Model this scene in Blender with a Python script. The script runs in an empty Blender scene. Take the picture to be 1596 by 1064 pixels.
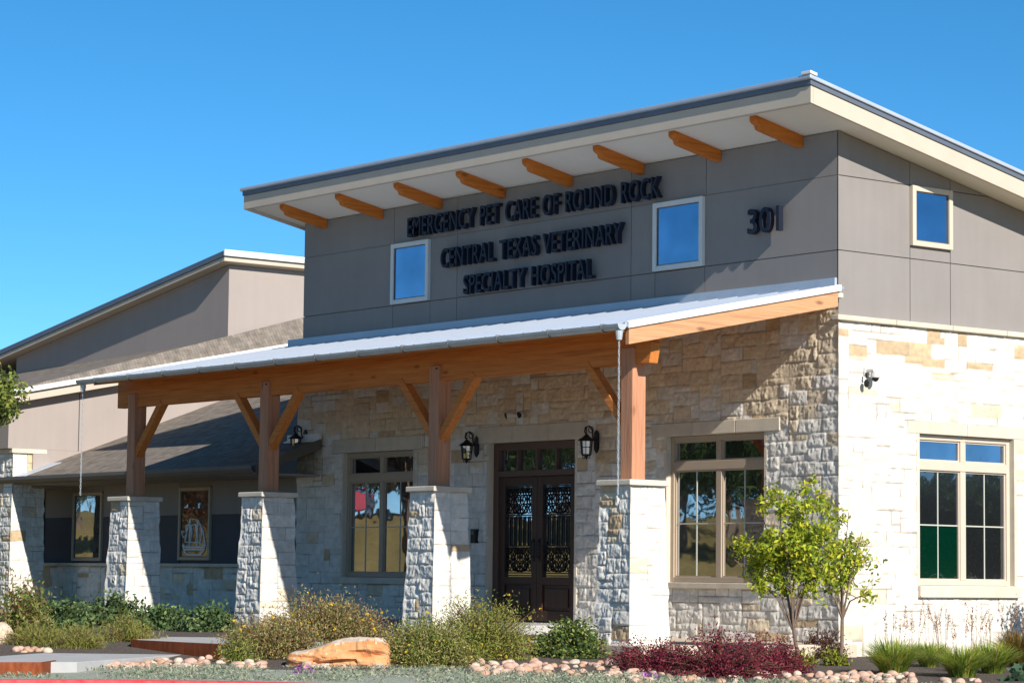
import bpy, bmesh, math, random
import numpy as np
from mathutils import Vector, Matrix
rnd = random.Random(7)
NR = np.random.default_rng(11)
sc = bpy.context.scene
COL = sc.collection

# ------------------------------------------------------------------ camera
C0 = np.array([25.228, -25.682, 0.656])
YAW, PIT, ROL, FPX = math.radians(51.57925), math.radians(5.12616), math.radians(0.63734), 4107.142
dv = np.array([-math.sin(YAW)*math.cos(PIT), math.cos(YAW)*math.cos(PIT), math.sin(PIT)])
_r = np.array([math.cos(YAW), math.sin(YAW), 0.0]); _u = np.cross(_r, dv)
rv = math.cos(ROL)*_r + math.sin(ROL)*_u
uv = -math.sin(ROL)*_r + math.cos(ROL)*_u
cd = bpy.data.cameras.new('camera'); cam = bpy.data.objects.new('camera', cd); COL.objects.link(cam)
cam.matrix_world = Matrix(((rv[0], uv[0], -dv[0], C0[0]), (rv[1], uv[1], -dv[1], C0[1]), (rv[2], uv[2], -dv[2], C0[2]), (0, 0, 0, 1)))
cd.sensor_width = 36; cd.lens = FPX/1596*36; cd.clip_start = 0.1; cd.clip_end = 3000
sc.camera = cam

# ------------------------------------------------------------------ light
SUN = Vector((1.0, -0.17, 0.60)).normalized()
sl = bpy.data.lights.new('sun', 'SUN'); so = bpy.data.objects.new('sun', sl); COL.objects.link(so)
sl.energy = 5.0; sl.angle = math.radians(0.5); sl.color = (1.0, 0.95, 0.88)
so.rotation_euler = SUN.to_track_quat('Z', 'Y').to_euler(); so.location = (20, -5, 30)
w = bpy.data.worlds.new('World'); sc.world = w; w.use_nodes = True
nt = w.node_tree; bg = nt.nodes['Background']
sky = nt.nodes.new('ShaderNodeTexSky'); sky.sky_type = 'NISHITA'; sky.sun_disc = False
sky.sun_elevation = math.asin(SUN.z); sky.sun_rotation = math.atan2(SUN.x, SUN.y)
sky.air_density = 0.6; sky.dust_density = 0.0; sky.ozone_density = 4.0; sky.altitude = 1500
hs = nt.nodes.new('ShaderNodeHueSaturation'); hs.inputs['Saturation'].default_value = 1.22; hs.inputs['Hue'].default_value = 0.487
nt.links.new(sky.outputs[0], hs.inputs['Color']); nt.links.new(hs.outputs[0], bg.inputs[0])
bg.inputs[1].default_value = 0.115
sc.view_settings.view_transform = 'Standard'; sc.view_settings.look = 'None'
sc.view_settings.exposure = 0.42; sc.view_settings.gamma = 1.0
sc.cycles.max_bounces = 6; sc.cycles.use_denoising = True

# ------------------------------------------------------------------ materials
def mat(name, col, rough=0.6, metal=0.0, spec=0.4, var=0.0, vs=3.0, col2=None, bump=0.0, bs=40.0, attr=False, stretch=None, transl=0.0):
    m = bpy.data.materials.new(name); m.use_nodes = True
    n = m.node_tree.nodes; l = m.node_tree.links; b = n['Principled BSDF']
    b.inputs['Roughness'].default_value = rough; b.inputs['Metallic'].default_value = metal
    b.inputs['Specular IOR Level'].default_value = spec
    tc = n.new('ShaderNodeTexCoord'); vec = tc.outputs['Object']
    if stretch:
        mp = n.new('ShaderNodeMapping'); mp.inputs['Scale'].default_value = stretch
        l.new(vec, mp.inputs[0]); vec = mp.outputs[0]
    src = None
    if attr:
        a = n.new('ShaderNodeAttribute'); a.attribute_name = 'Col'; src = a.outputs['Color']
    if var > 0 or col2:
        t = n.new('ShaderNodeTexNoise'); t.inputs['Scale'].default_value = vs; t.inputs['Detail'].default_value = 8
        t.inputs['Roughness'].default_value = 0.65
        l.new(vec, t.inputs['Vector'])
        mx = n.new('ShaderNodeMix'); mx.data_type = 'RGBA'
        rp = n.new('ShaderNodeMapRange'); rp.inputs[1].default_value = 0.32; rp.inputs[2].default_value = 0.68
        l.new(t.outputs['Fac'], rp.inputs[0]); l.new(rp.outputs[0], mx.inputs[0])
        if attr:
            mx.blend_type = 'MULTIPLY'; l.new(src, mx.inputs[6])
            k = 1 - var
            mx.inputs[7].default_value = (k, k, k, 1)
        else:
            c2 = col2 or tuple(c*(1-var) for c in col)
            mx.inputs[6].default_value = (*col, 1); mx.inputs[7].default_value = (*c2, 1)
        l.new(mx.outputs[2], b.inputs['Base Color'])
    elif attr:
        l.new(src, b.inputs['Base Color'])
    else:
        b.inputs['Base Color'].default_value = (*col, 1)
    if bump > 0:
        t2 = n.new('ShaderNodeTexNoise'); t2.inputs['Scale'].default_value = bs; t2.inputs['Detail'].default_value = 6
        l.new(vec, t2.inputs['Vector'])
        bp = n.new('ShaderNodeBump'); bp.inputs['Strength'].default_value = bump; bp.inputs['Distance'].default_value = 0.02
        l.new(t2.outputs['Fac'], bp.inputs['Height']); l.new(bp.outputs[0], b.inputs['Normal'])
    if transl > 0:
        tr = n.new('ShaderNodeBsdfTranslucent'); ms = n.new('ShaderNodeMixShader'); ms.inputs[0].default_value = transl
        l.new(src, tr.inputs[0]); l.new(b.outputs[0], ms.inputs[1]); l.new(tr.outputs[0], ms.inputs[2])
        l.new(ms.outputs[0], n['Material Output'].inputs[0])
    return m
def glass(name, base, refl, tint=(0.85, 0.9, 1.0)):
    m = bpy.data.materials.new(name); m.use_nodes = True
    n = m.node_tree.nodes; l = m.node_tree.links
    b = n['Principled BSDF']; b.inputs['Base Color'].default_value = (*base, 1); b.inputs['Roughness'].default_value = 0.1
    g = n.new('ShaderNodeBsdfGlossy'); g.inputs['Color'].default_value = (*tint, 1); g.inputs['Roughness'].default_value = 0.015
    t = n.new('ShaderNodeTexNoise'); t.inputs['Scale'].default_value = 1.6
    tc = n.new('ShaderNodeTexCoord'); l.new(tc.outputs['Object'], t.inputs['Vector'])
    bp = n.new('ShaderNodeBump'); bp.inputs['Strength'].default_value = 0.05; bp.inputs['Distance'].default_value = 0.05
    l.new(t.outputs['Fac'], bp.inputs['Height']); l.new(bp.outputs[0], g.inputs['Normal'])
    ms = n.new('ShaderNodeMixShader')
    t3 = n.new('ShaderNodeTexNoise'); t3.inputs['Scale'].default_value = 1.3; t3.inputs['Detail'].default_value = 5; l.new(tc.outputs['Object'], t3.inputs['Vector'])
    m3 = n.new('ShaderNodeMapRange'); m3.inputs[1].default_value = 0.3; m3.inputs[2].default_value = 0.7; m3.inputs[3].default_value = refl*0.74; m3.inputs[4].default_value = refl*1.16
    l.new(t3.outputs['Fac'], m3.inputs[0]); l.new(m3.outputs[0], ms.inputs[0])
    l.new(b.outputs[0], ms.inputs[1]); l.new(g.outputs[0], ms.inputs[2]); l.new(ms.outputs[0], n['Material Output'].inputs[0])
    return m
def brickmat(name, c1, c2, mort, bw, rh, scale=1.0, rot=None, bump=0.4, msz=0.006):
    m = mat(name, c1, 0.9); n = m.node_tree.nodes; l = m.node_tree.links; b = n['Principled BSDF']
    b.inputs['Specular IOR Level'].default_value = 0.15
    tc = n.new('ShaderNodeTexCoord'); br = n.new('ShaderNodeTexBrick')
    br.inputs['Color1'].default_value = (*c1, 1); br.inputs['Color2'].default_value = (*c2, 1); br.inputs['Mortar'].default_value = (*mort, 1)
    br.inputs['Scale'].default_value = scale; br.inputs['Brick Width'].default_value = bw; br.inputs['Row Height'].default_value = rh
    br.inputs['Mortar Size'].default_value = msz
    l.new(tc.outputs['Object'], br.inputs['Vector'])
    t = n.new('ShaderNodeTexNoise'); t.inputs['Scale'].default_value = 5; t.inputs['Detail'].default_value = 9
    l.new(tc.outputs['Object'], t.inputs['Vector'])
    mx = n.new('ShaderNodeMix'); mx.data_type = 'RGBA'; mx.blend_type = 'OVERLAY'; mx.inputs[0].default_value = 0.7
    l.new(br.outputs[0], mx.inputs[6]); l.new(t.outputs['Fac'], mx.inputs[7]); l.new(mx.outputs[2], b.inputs['Base Color'])
    bp = n.new('ShaderNodeBump'); bp.inputs['Strength'].default_value = bump; bp.inputs['Distance'].default_value = 0.01
    bp.invert = True
    l.new(br.outputs['Fac'], bp.inputs['Height']); l.new(bp.outputs[0], b.inputs['Normal'])
    return m

M = {}
M['stone'] = mat('limestone', (1, 1, 1), 0.92, spec=0.15, attr=True, var=0.22, vs=9, bump=0.25, bs=55)
M['cutstone'] = mat('cut_limestone', (0.66, 0.58, 0.46), 0.9, spec=0.15, var=0.16, vs=4, bump=0.12, bs=60)
M['panel'] = mat('panel_taupe', (0.268, 0.242, 0.222), 0.75, spec=0.25, var=0.10, vs=0.9, bump=0.04, bs=120)
def tone(m, amt, streak=0.0):
    n = m.node_tree.nodes; l = m.node_tree.links; b = n['Principled BSDF']; src = b.inputs['Base Color'].links[0].from_socket
    oi = n.new('ShaderNodeObjectInfo'); mr = n.new('ShaderNodeMapRange'); mr.inputs[3].default_value = 1-amt; mr.inputs[4].default_value = 1+amt
    l.new(oi.outputs['Random'], mr.inputs[0]); val = mr.outputs[0]
    if streak:
        tc = n.new('ShaderNodeTexCoord'); mp = n.new('ShaderNodeMapping'); mp.inputs['Scale'].default_value = (5, 5, 0.35); l.new(tc.outputs['Object'], mp.inputs[0])
        t = n.new('ShaderNodeTexNoise'); t.inputs['Scale'].default_value = 1.5; t.inputs['Detail'].default_value = 6; l.new(mp.outputs[0], t.inputs['Vector'])
        m2 = n.new('ShaderNodeMapRange'); m2.inputs[1].default_value = 0.3; m2.inputs[2].default_value = 0.7; m2.inputs[3].default_value = 1-streak; m2.inputs[4].default_value = 1+streak*0.4
        l.new(t.outputs['Fac'], m2.inputs[0]); mu = n.new('ShaderNodeMath'); mu.operation = 'MULTIPLY'; l.new(val, mu.inputs[0]); l.new(m2.outputs[0], mu.inputs[1]); val = mu.outputs[0]
    mx = n.new('ShaderNodeVectorMath'); mx.operation = 'SCALE'; l.new(src, mx.inputs[0]); l.new(val, mx.inputs['Scale']); l.new(mx.outputs[0], b.inputs['Base Color'])
tone(M['panel'], 0.03, 0.035); tone(M['cutstone'], 0.06, 0.05)
M['panel_dark'] = mat('panel_slate', (0.085, 0.085, 0.095), 0.8, spec=0.2, var=0.1, vs=1.2)
M['joint'] = mat('panel_joint', (0.10, 0.09, 0.085), 0.9)
M['stucco'] = mat('stucco_beige', (0.38, 0.322, 0.285), 0.9, spec=0.15, var=0.08, vs=0.7, bump=0.05, bs=90)
tone(M['stucco'], 0.0, 0.03)
M['fascia'] = mat('fascia_cream', (0.56, 0.475, 0.375), 0.7, spec=0.3, var=0.08, vs=2)
M['soffit'] = mat('soffit_cream', (0.80, 0.75, 0.66), 0.85, spec=0.2, var=0.04, vs=2)
M['metal_edge'] = mat('galvanised_edge', (0.50, 0.55, 0.62), 0.4, metal=0.25, var=0.12, vs=2)
M['metal_dark'] = mat('dark_roof_edge', (0.15, 0.175, 0.22), 0.5, metal=0.3, var=0.15, vs=2)
M['metal_roof'] = mat('galvalume_roof', (0.43, 0.475, 0.545), 0.40, metal=0.4, var=0.06, vs=1.5)
M['gutter'] = mat('gutter_grey', (0.52, 0.56, 0.57), 0.42, metal=0.25, var=0.18, vs=3)
M['gutter_dark'] = mat('gutter_taupe', (0.14, 0.125, 0.105), 0.55, var=0.15, vs=3)
M['white_metal'] = mat('white_flashing', (0.80, 0.79, 0.76), 0.5, var=0.06, vs=2)
M['shingle'] = brickmat('asphalt_shingle', (0.225, 0.19, 0.155), (0.18, 0.153, 0.127), (0.13, 0.11, 0.092), 0.15, 0.07, msz=0.004)
def wood(name, c, c2, st):
    m = mat(name, c, 0.65, spec=0.25, col2=c2, vs=2.6, stretch=st, bump=0.45, bs=9)
    n = m.node_tree.nodes; l = m.node_tree.links; b = n['Principled BSDF']; src = b.inputs['Base Color'].links[0].from_socket
    tc = n.new('ShaderNodeTexCoord'); mp = n.new('ShaderNodeMapping'); mp.inputs['Scale'].default_value = tuple(1.2 if q < 1 else 3.2 for q in st); l.new(tc.outputs['Object'], mp.inputs[0])
    vo = n.new('ShaderNodeTexVoronoi'); vo.inputs['Scale'].default_value = 1.3; l.new(mp.outputs[0], vo.inputs['Vector'])
    mr = n.new('ShaderNodeMapRange'); mr.inputs[1].default_value = 0.05; mr.inputs[2].default_value = 0.16; mr.inputs[3].default_value = 0.45; l.new(vo.outputs['Distance'], mr.inputs[0])
    m2 = n.new('ShaderNodeMapping'); m2.inputs['Scale'].default_value = tuple(0.35 if q < 1 else 16 for q in st); l.new(tc.outputs['Object'], m2.inputs[0])
    t = n.new('ShaderNodeTexNoise'); t.inputs['Scale'].default_value = 2; t.inputs['Detail'].default_value = 3; l.new(m2.outputs[0], t.inputs['Vector'])
    m3 = n.new('ShaderNodeMapRange'); m3.inputs[1].default_value = 0.34; m3.inputs[2].default_value = 0.44; m3.inputs[3].default_value = 0.80; l.new(t.outputs['Fac'], m3.inputs[0])
    mu = n.new('ShaderNodeMath'); mu.operation = 'MULTIPLY'; l.new(mr.outputs[0], mu.inputs[0]); l.new(m3.outputs[0], mu.inputs[1])
    mx = n.new('ShaderNodeVectorMath'); mx.operation = 'SCALE'; l.new(src, mx.inputs[0]); l.new(mu.outputs[0], mx.inputs['Scale']); l.new(mx.outputs[0], b.inputs['Base Color'])
    return m
WX = (0.5, 9, 9); WY = (9, 0.5, 9); WZ = (9, 9, 0.5)
c1, c2 = (0.64, 0.235, 0.055), (0.50, 0.15, 0.03)
M['wood_x'] = wood('cedar_along', c1, c2, WX); M['wood_y'] = wood('cedar_across', (0.62, 0.33, 0.175), (0.54, 0.26, 0.12), WY)
M['wood_z'] = wood('cedar_post', (0.56, 0.285, 0.165), (0.44, 0.18, 0.09), WZ)
M['corbel'] = wood('cedar_corbel', (0.62, 0.20, 0.03), (0.50, 0.135, 0.018), WY)
M['frame_tan'] = mat('frame_tan', (0.42, 0.33, 0.235), 0.5, spec=0.35, var=0.05, vs=4)
M['frame_cream'] = mat('frame_cream', (0.60, 0.50, 0.39), 0.5, spec=0.35, var=0.05, vs=4)
M['frame_white'] = mat('frame_white', (0.66, 0.66, 0.62), 0.5, spec=0.35, var=0.04, vs=4)
M['muntin'] = mat('muntin_pale', (0.5, 0.5, 0.42), 0.5)
M['glass'] = glass('window_glass', (0.012, 0.014, 0.016), 0.50)
M['glass_sky'] = glass('coated_glass', (0.004, 0.012, 0.03), 0.42, (0.55, 0.72, 1.0))
M['glass_dim'] = glass('dim_glass', (0.012, 0.013, 0.014), 0.22)
M['glass_green'] = glass('green_glass', (0.0, 0.02, 0.010), 0.10)
M['door'] = mat('door_brown', (0.080, 0.040, 0.024), 0.45, spec=0.3, col2=(0.05, 0.025, 0.015), vs=3, stretch=WZ)
M['doorframe'] = mat('door_frame_brown', (0.115, 0.065, 0.045), 0.5, var=0.2, vs=3, stretch=WZ)
M['iron'] = mat('black_iron', (0.012, 0.011, 0.011), 0.45, metal=0.3)
M['letter'] = mat('letter_navy', (0.012, 0.016, 0.032), 0.5, spec=0.3, var=0.2, vs=5)
M['lampglass'] = glass('lantern_glass', (0.10, 0.10, 0.09), 0.35)
M['camwhite'] = mat('camera_white', (0.55, 0.53, 0.50), 0.45)
M['concrete'] = mat('concrete', (0.46, 0.45, 0.43), 0.9, spec=0.15, var=0.18, vs=3, bump=0.15, bs=50)
M['bounce_paving'] = mat('porch_bounce_paving', (0.62, 0.52, 0.40), 0.85, spec=0.2, var=0.12, vs=3, bump=0.1, bs=50)
M['footing'] = mat('footing_concrete', (0.55, 0.50, 0.45), 0.9, spec=0.1, var=0.2, vs=3)
M['rust'] = mat('weathered_steel', (0.30, 0.075, 0.022), 0.8, spec=0.2, col2=(0.16, 0.040, 0.014), vs=7, stretch=(3, 3, 1))
M['red'] = mat('red_kerb_paint', (0.70, 0.02, 0.035), 0.65, col2=(0.50, 0.10, 0.09), vs=9)
M['roadbounce'] = mat('road_bounce_concrete', (0.54, 0.49, 0.42), 0.9, spec=0.15, var=0.12, vs=2, bump=0.15, bs=60)
M['asphalt'] = mat('asphalt', (0.055, 0.055, 0.056), 0.9, spec=0.2, var=0.25, vs=8, bump=0.3, bs=90)
M['drygrass'] = mat('dry_grass_ground', (0.34, 0.24, 0.085), 0.95, spec=0.05, col2=(0.20, 0.16, 0.06), vs=0.6, bump=0.4, bs=12)
M['mulch'] = mat('mulch', (0.085, 0.070, 0.060), 0.95, spec=0.05, col2=(0.16, 0.13, 0.11), vs=22, bump=0.9, bs=45)
M['gravel'] = mat('gravel_pale', (0.40, 0.40, 0.33), 0.95, spec=0.05, col2=(0.26, 0.29, 0.22), vs=16, bump=0.8, bs=60)
M['leaf'] = mat('leaf', (1, 1, 1), 0.55, spec=0.25, attr=True, transl=0.42)
M['bark'] = mat('bark', (0.24, 0.17, 0.125), 0.9, spec=0.1, var=0.4, vs=14, bump=0.4, bs=30)
M['twig'] = mat('twig', (0.15, 0.085, 0.05), 0.9, spec=0.1, var=0.3, vs=10)
M['boulder'] = mat('boulder_orange', (0.57, 0.21, 0.065), 0.92, spec=0.1, col2=(0.64, 0.36, 0.18), vs=3.2, stretch=(1, 1, 3), bump=0.5, bs=14)
M['boulder_top'] = mat('boulder_pale', (0.70, 0.58, 0.47), 0.92, spec=0.1, col2=(0.60, 0.42, 0.28), vs=5, bump=0.5, bs=14)
for i, c in enumerate([(0.62, 0.40, 0.30), (0.66, 0.52, 0.40), (0.56, 0.34, 0.22)]):
    M['rock%d' % i] = mat(['river_stone_pink', 'river_stone_cream', 'river_stone_tan'][i], c, 0.85, spec=0.15, var=0.3, vs=7, bump=0.3, bs=25)
M['carred'] = mat('car_paint_red', (0.5, 0.015, 0.02), 0.25, spec=0.5)
M['tyre'] = mat('tyre_rubber', (0.015, 0.015, 0.015), 0.8)
M['whitepaint'] = mat('white_line_paint', (0.8, 0.8, 0.78), 0.6)

# ------------------------------------------------------------------ helpers
class MB:
    def __init__(s, xf=None): s.v = []; s.f = []; s.xf = xf
    def add(s, vs, fs):
        o = len(s.v)
        for p in vs: s.v.append(tuple(s.xf(*p)) if s.xf else tuple(p))
        for f in fs: s.f.append(tuple(i+o for i in f))
        return s
    def box(s, x0, x1, y0, y1, z0, z1):
        return s.add([(x0,y0,z0),(x1,y0,z0),(x1,y1,z0),(x0,y1,z0),(x0,y0,z1),(x1,y0,z1),(x1,y1,z1),(x0,y1,z1)],
                     [(0,3,2,1),(4,5,6,7),(0,1,5,4),(1,2,6,5),(2,3,7,6),(3,0,4,7)])
    def sbox(s, x0, x1, y0, y1, zb, zt):
        """box whose bottom / top heights are functions of (x, y)"""
        q = [(x0,y0),(x1,y0),(x1,y1),(x0,y1)]
        return s.add([(x,y,zb(x,y)) for x,y in q]+[(x,y,zt(x,y)) for x,y in q],
                     [(0,3,2,1),(4,5,6,7),(0,1,5,4),(1,2,6,5),(2,3,7,6),(3,0,4,7)])
    def prism(s, pts, d):
        """closed polygon pts (3d) extruded by vector d"""
        n = len(pts); a = [tuple(p) for p in pts]; b = [tuple(np.array(p)+np.array(d)) for p in pts]
        return s.add(a+b, [tuple(range(n))[::-1], tuple(range(n, 2*n))]+[(i, (i+1) % n, n+(i+1) % n, n+i) for i in range(n)])
    def bar(s, a, b, wx, wz, up=(0,0,1)):
        a = Vector(a); b = Vector(b); d = (b-a).normalized(); x = d.cross(Vector(up))
        if x.length < 1e-4: x = d.cross(Vector((0,1,0)))
        x.normalize(); y = x.cross(d).normalized()
        q = [x*(i*wx/2)+y*(j*wz/2) for i, j in ((-1,-1),(1,-1),(1,1),(-1,1))]
        return s.add([a+k for k in q]+[b+k for k in q], [(0,3,2,1),(4,5,6,7),(0,1,5,4),(1,2,6,5),(2,3,7,6),(3,0,4,7)])
    def tube(s, pts, rad, n=6, cap=True):
        pts = [Vector(p) for p in pts]; k = len(pts)
        if not hasattr(rad, '__len__'): rad = [rad]*k
        vs = []; fs = []; ref = None
        for i, p in enumerate(pts):
            d = (pts[min(i+1, k-1)]-pts[max(i-1, 0)]).normalized()
            x = (ref - d*ref.dot(d)) if ref is not None else d.cross(Vector((0,0,1)))
            if x.length < 1e-3: x = d.cross(Vector((0,1,0.1)))
            x.normalize(); ref = x; y = d.cross(x)
            for j in range(n):
                a = 2*math.pi*j/n; vs.append(p+(x*math.cos(a)+y*math.sin(a))*rad[i])
        for i in range(k-1):
            for j in range(n):
                fs.append((i*n+j, i*n+(j+1) % n, (i+1)*n+(j+1) % n, (i+1)*n+j))
        if cap: fs += [tuple(range(n))[::-1], tuple(range((k-1)*n, k*n))]
        return s.add(vs, fs)
    def lathe(s, c, prof, n=16):
        vs = []; fs = []; k = len(prof)
        for r, z in prof:
            for j in range(n):
                a = 2*math.pi*j/n; vs.append((c[0]+r*math.cos(a), c[1]+r*math.sin(a), c[2]+z))
        for i in range(k-1):
            for j in range(n): fs.append((i*n+j, i*n+(j+1) % n, (i+1)*n+(j+1) % n, (i+1)*n+j))
        fs += [tuple(range(n))[::-1], tuple(range((k-1)*n, k*n))]
        return s.add(vs, fs)
    def ring(s, c, R, r, ax=1, n=16, m=5, a0=0, a1=2*math.pi):
        pts = []
        for i in range(n+1):
            a = a0+(a1-a0)*i/n; p = [0,0,0]; q = [k for k in range(3) if k != ax]
            p[q[0]] = R*math.cos(a); p[q[1]] = R*math.sin(a); pts.append((c[0]+p[0], c[1]+p[1], c[2]+p[2]))
        return s.tube(pts, r, m)
    def build(s, name, m, parent=None, bevel=0.0, smooth=False):
        me = bpy.data.meshes.new(name); me.from_pydata(s.v, [], s.f); me.update()
        bm = bmesh.new(); bm.from_mesh(me); bmesh.ops.recalc_face_normals(bm, faces=bm.faces); bm.to_mesh(me); bm.free()
        me.materials.append(m)
        if smooth: me.polygons.foreach_set('use_smooth', [True]*len(me.polygons))
        o = bpy.data.objects.new(name, me); COL.objects.link(o); o.parent = parent
        if bevel > 0:
            b = o.modifiers.new('bevel', 'BEVEL'); b.width = bevel; b.segments = 2; b.limit_method = 'ANGLE'
        return o
def link_mesh(name, v, f, m, parent=None, col=None, smooth=False):
    """fast mesh from numpy arrays; f is (n,4) or (n,3)"""
    me = bpy.data.meshes.new(name); v = np.asarray(v, np.float32); f = np.asarray(f, np.int32)
    me.vertices.add(len(v)); me.vertices.foreach_set('co', v.ravel())
    k = f.shape[1]; me.loops.add(f.size); me.loops.foreach_set('vertex_index', f.ravel())
    me.polygons.add(len(f)); me.polygons.foreach_set('loop_start', np.arange(0, f.size, k, dtype=np.int32))
    me.polygons.foreach_set('loop_total', np.full(len(f), k, np.int32))
    if col is not None:
        a = me.color_attributes.new('Col', 'FLOAT_COLOR', 'POINT')
        a.data.foreach_set('color', np.concatenate([col, np.ones((len(col), 1))], 1).astype(np.float32).ravel())
    me.update(calc_edges=True); me.validate()
    if smooth: me.polygons.foreach_set('use_smooth', np.ones(len(me.polygons), bool))
    me.materials.append(m)
    o = bpy.data.objects.new(name, me); COL.objects.link(o); o.parent = parent
    return o
def empty(name, loc=(0,0,0)):
    o = bpy.data.objects.new(name, None); COL.objects.link(o); o.location = loc; return o
def tag(o, label=None, cat=None, group=None, kind=None):
    if label: o['label'] = label
    if cat: o['category'] = cat
    if group: o['group'] = group
    if kind: o['kind'] = kind
    return o
def copy_thing(o, parent=None):
    c = o.copy(); COL.objects.link(c); c.parent = parent
    for ch in list(o.children): copy_thing(ch, c)
    return c
FRONT = lambda y: (lambda u, n, v: (u, y-n, v))          # facade plane, outward = -Y
SIDE = lambda x: (lambda u, n, v: (x+n, u, v))           # right wall plane, outward = +X

# value noise
_T = NR.random((256, 256))
def vnoise(x, y, f=1.0, s=0):
    x = x*f+s*17.3; y = y*f+s*31.7
    xi = np.floor(x).astype(int); yi = np.floor(y).astype(int); xf = x-xi; yf = y-yi
    xf = xf*xf*(3-2*xf); yf = yf*yf*(3-2*yf)
    a = _T[xi % 256, yi % 256]; b = _T[(xi+1) % 256, yi % 256]; c = _T[xi % 256, (yi+1) % 256]; d = _T[(xi+1) % 256, (yi+1) % 256]
    return (a*(1-xf)+b*xf)*(1-yf)+(c*(1-xf)+d*xf)*yf
def fbm(x, y, f, o=4, s=0):
    r = 0; a = 0.5
    for i in range(o): r = r+a*vnoise(x, y, f*2**i, s+i); a *= 0.5
    return r/(1-0.5**o)
def sstep(x, a, b):
    t = np.clip((x-a)/(b-a), 0, 1); return t*t*(3-2*t)

# ------------------------------------------------------------------ terrain
def _pl(w, pts): return np.interp(w, [p[0] for p in pts], [p[1] for p in pts])
DH = np.array([dv[0], dv[1]])/np.hypot(dv[0], dv[1]); RH = np.array([-DH[1]*-1, 0]) if False else np.array([DH[1], -DH[0]])
def sw(x, y):
    dx = x-C0[0]; dy = y-C0[1]
    return dx*RH[0]+dy*RH[1], dx*DH[0]+dy*DH[1]
def xy(s, w_): return C0[0]+s*RH[0]+w_*DH[0], C0[1]+s*RH[1]+w_*DH[1]
def zg(x, y):
    s, w_ = sw(x, y)
    L = _pl(w_, [(0, -0.95), (20, -0.74), (26, -0.56), (28, -0.45), (31, -0.36), (33.5, -0.22), (36, -0.15), (60, -0.1)])
    R = _pl(w_, [(0, -1.0), (20, -0.85), (26, -0.66), (28, -0.57), (31, -0.48), (35.5, -0.36), (60, -0.3)])
    t = sstep(s, -1.0, 4.5); z = L*(1-t)+R*t
    q = (x+8)*-0.8+y*-0.6; lat = np.abs((x+8)*0.6-y*0.8)
    z = z+3.6*sstep(q, 34, 80)*(1-0.5*sstep(lat, 40, 90))
    return z
def at(px, py, z=None):
    """point on the ground (or on height z) seen at photo pixel px, py"""
    d = dv+(px-798)/FPX*rv-(py-532)/FPX*uv
    zz = -0.3 if z is None else z
    for _ in range(12):
        t = (zz-C0[2])/d[2]; p = C0+t*d
        if z is not None: break
        zz = 0.5*zz+0.5*float(zg(p[0], p[1]))
    return Vector(p)
def grid_sheet(name, X, Y, zf, m, **kw):
    X = np.asarray(X, float); Y = np.asarray(Y, float); gx, gy = np.meshgrid(X, Y, indexing='ij')
    v = np.stack([gx, gy, zf(gx, gy)], -1).reshape(-1, 3); n = len(Y); i = np.arange(len(X)-1)[:, None]*n+np.arange(n-1)[None]
    return link_mesh(name, v, np.stack([i, i+n, i+n+1, i+1], -1).reshape(-1, 4), m, smooth=True)
def sw_sheet(name, S, W, off, m, wfun=None):
    S = np.asarray(S, float); W = np.asarray(W, float); gs, gw = np.meshgrid(S, W, indexing='ij')
    if wfun is not None: gw = wfun(gs, gw)
    x, y = xy(gs, gw); v = np.stack([x, y, zg(x, y)+off], -1).reshape(-1, 3); n = len(W)
    i = np.arange(len(S)-1)[:, None]*n+np.arange(n-1)[None]
    return link_mesh(name, v, np.stack([i, i+n, i+n+1, i+1], -1).reshape(-1, 4), m, smooth=True)
ax = np.concatenate([[-1200, -700, -400, -250], np.arange(-180, -30, 6), np.arange(-30, 30, 0.75), np.arange(30, 120, 6), [150, 250, 400, 700, 1200]])
def zground(x, y):
    s_, w_ = sw(x, y); return zg(x, y)-0.16*sstep(30.5-w_, 0, 1.2)*sstep(w_+13, 0, 1)*sstep(s_+72, 0, 2)*sstep(52-s_, 0, 2)
g = grid_sheet('ground', ax, ax, zground, M['drygrass']); tag(g, kind='structure')
# kerb runs across the view at depth ~28.5
KW = lambda s, w_: w_+0.02*s
bed = sw_sheet('planting_bed', np.arange(-17, 9.1, 0.5), np.concatenate([[29.2], np.arange(29.5, 47, 0.5)]), 0.012, M['mulch'])
tag(bed, kind='structure')

# ------------------------------------------------------------------ rough limestone
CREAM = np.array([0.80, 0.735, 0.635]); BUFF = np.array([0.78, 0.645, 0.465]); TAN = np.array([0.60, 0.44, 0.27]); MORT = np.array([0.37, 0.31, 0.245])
def layout(W_, H_, mw, mh, seed, wmax=6):
    r = random.Random(seed); nx = max(1, int(math.ceil(W_/mw))); ny = max(1, int(math.ceil(H_/mh)))
    ID = -np.ones((nx, ny), int); R = []
    for j in range(ny):
        for i in range(nx):
            if ID[i, j] >= 0: continue
            w_ = r.choice([3, 4, 4, 5, 5, 6, 7]); h_ = r.choice([1, 2, 2, 2, 2]); w_ = min(w_, wmax)
            if h_ == 2 and r.random() < 0.12: w_ = 2
            k = 0
            while k < w_ and i+k < nx and ID[i+k, j] < 0: k += 1
            if i+k == nx-1 and ID[nx-1, j] < 0: k += 1
            w_ = k; m_ = 0
            while m_ < h_ and j+m_ < ny and (ID[i:i+w_, j+m_] < 0).all(): m_ += 1
            ID[i:i+w_, j:j+m_] = len(R); R.append((i*mw, min((i+w_)*mw, W_), j*mh, min((j+m_)*mh, H_)))
    return ID, np.array(R)
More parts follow.
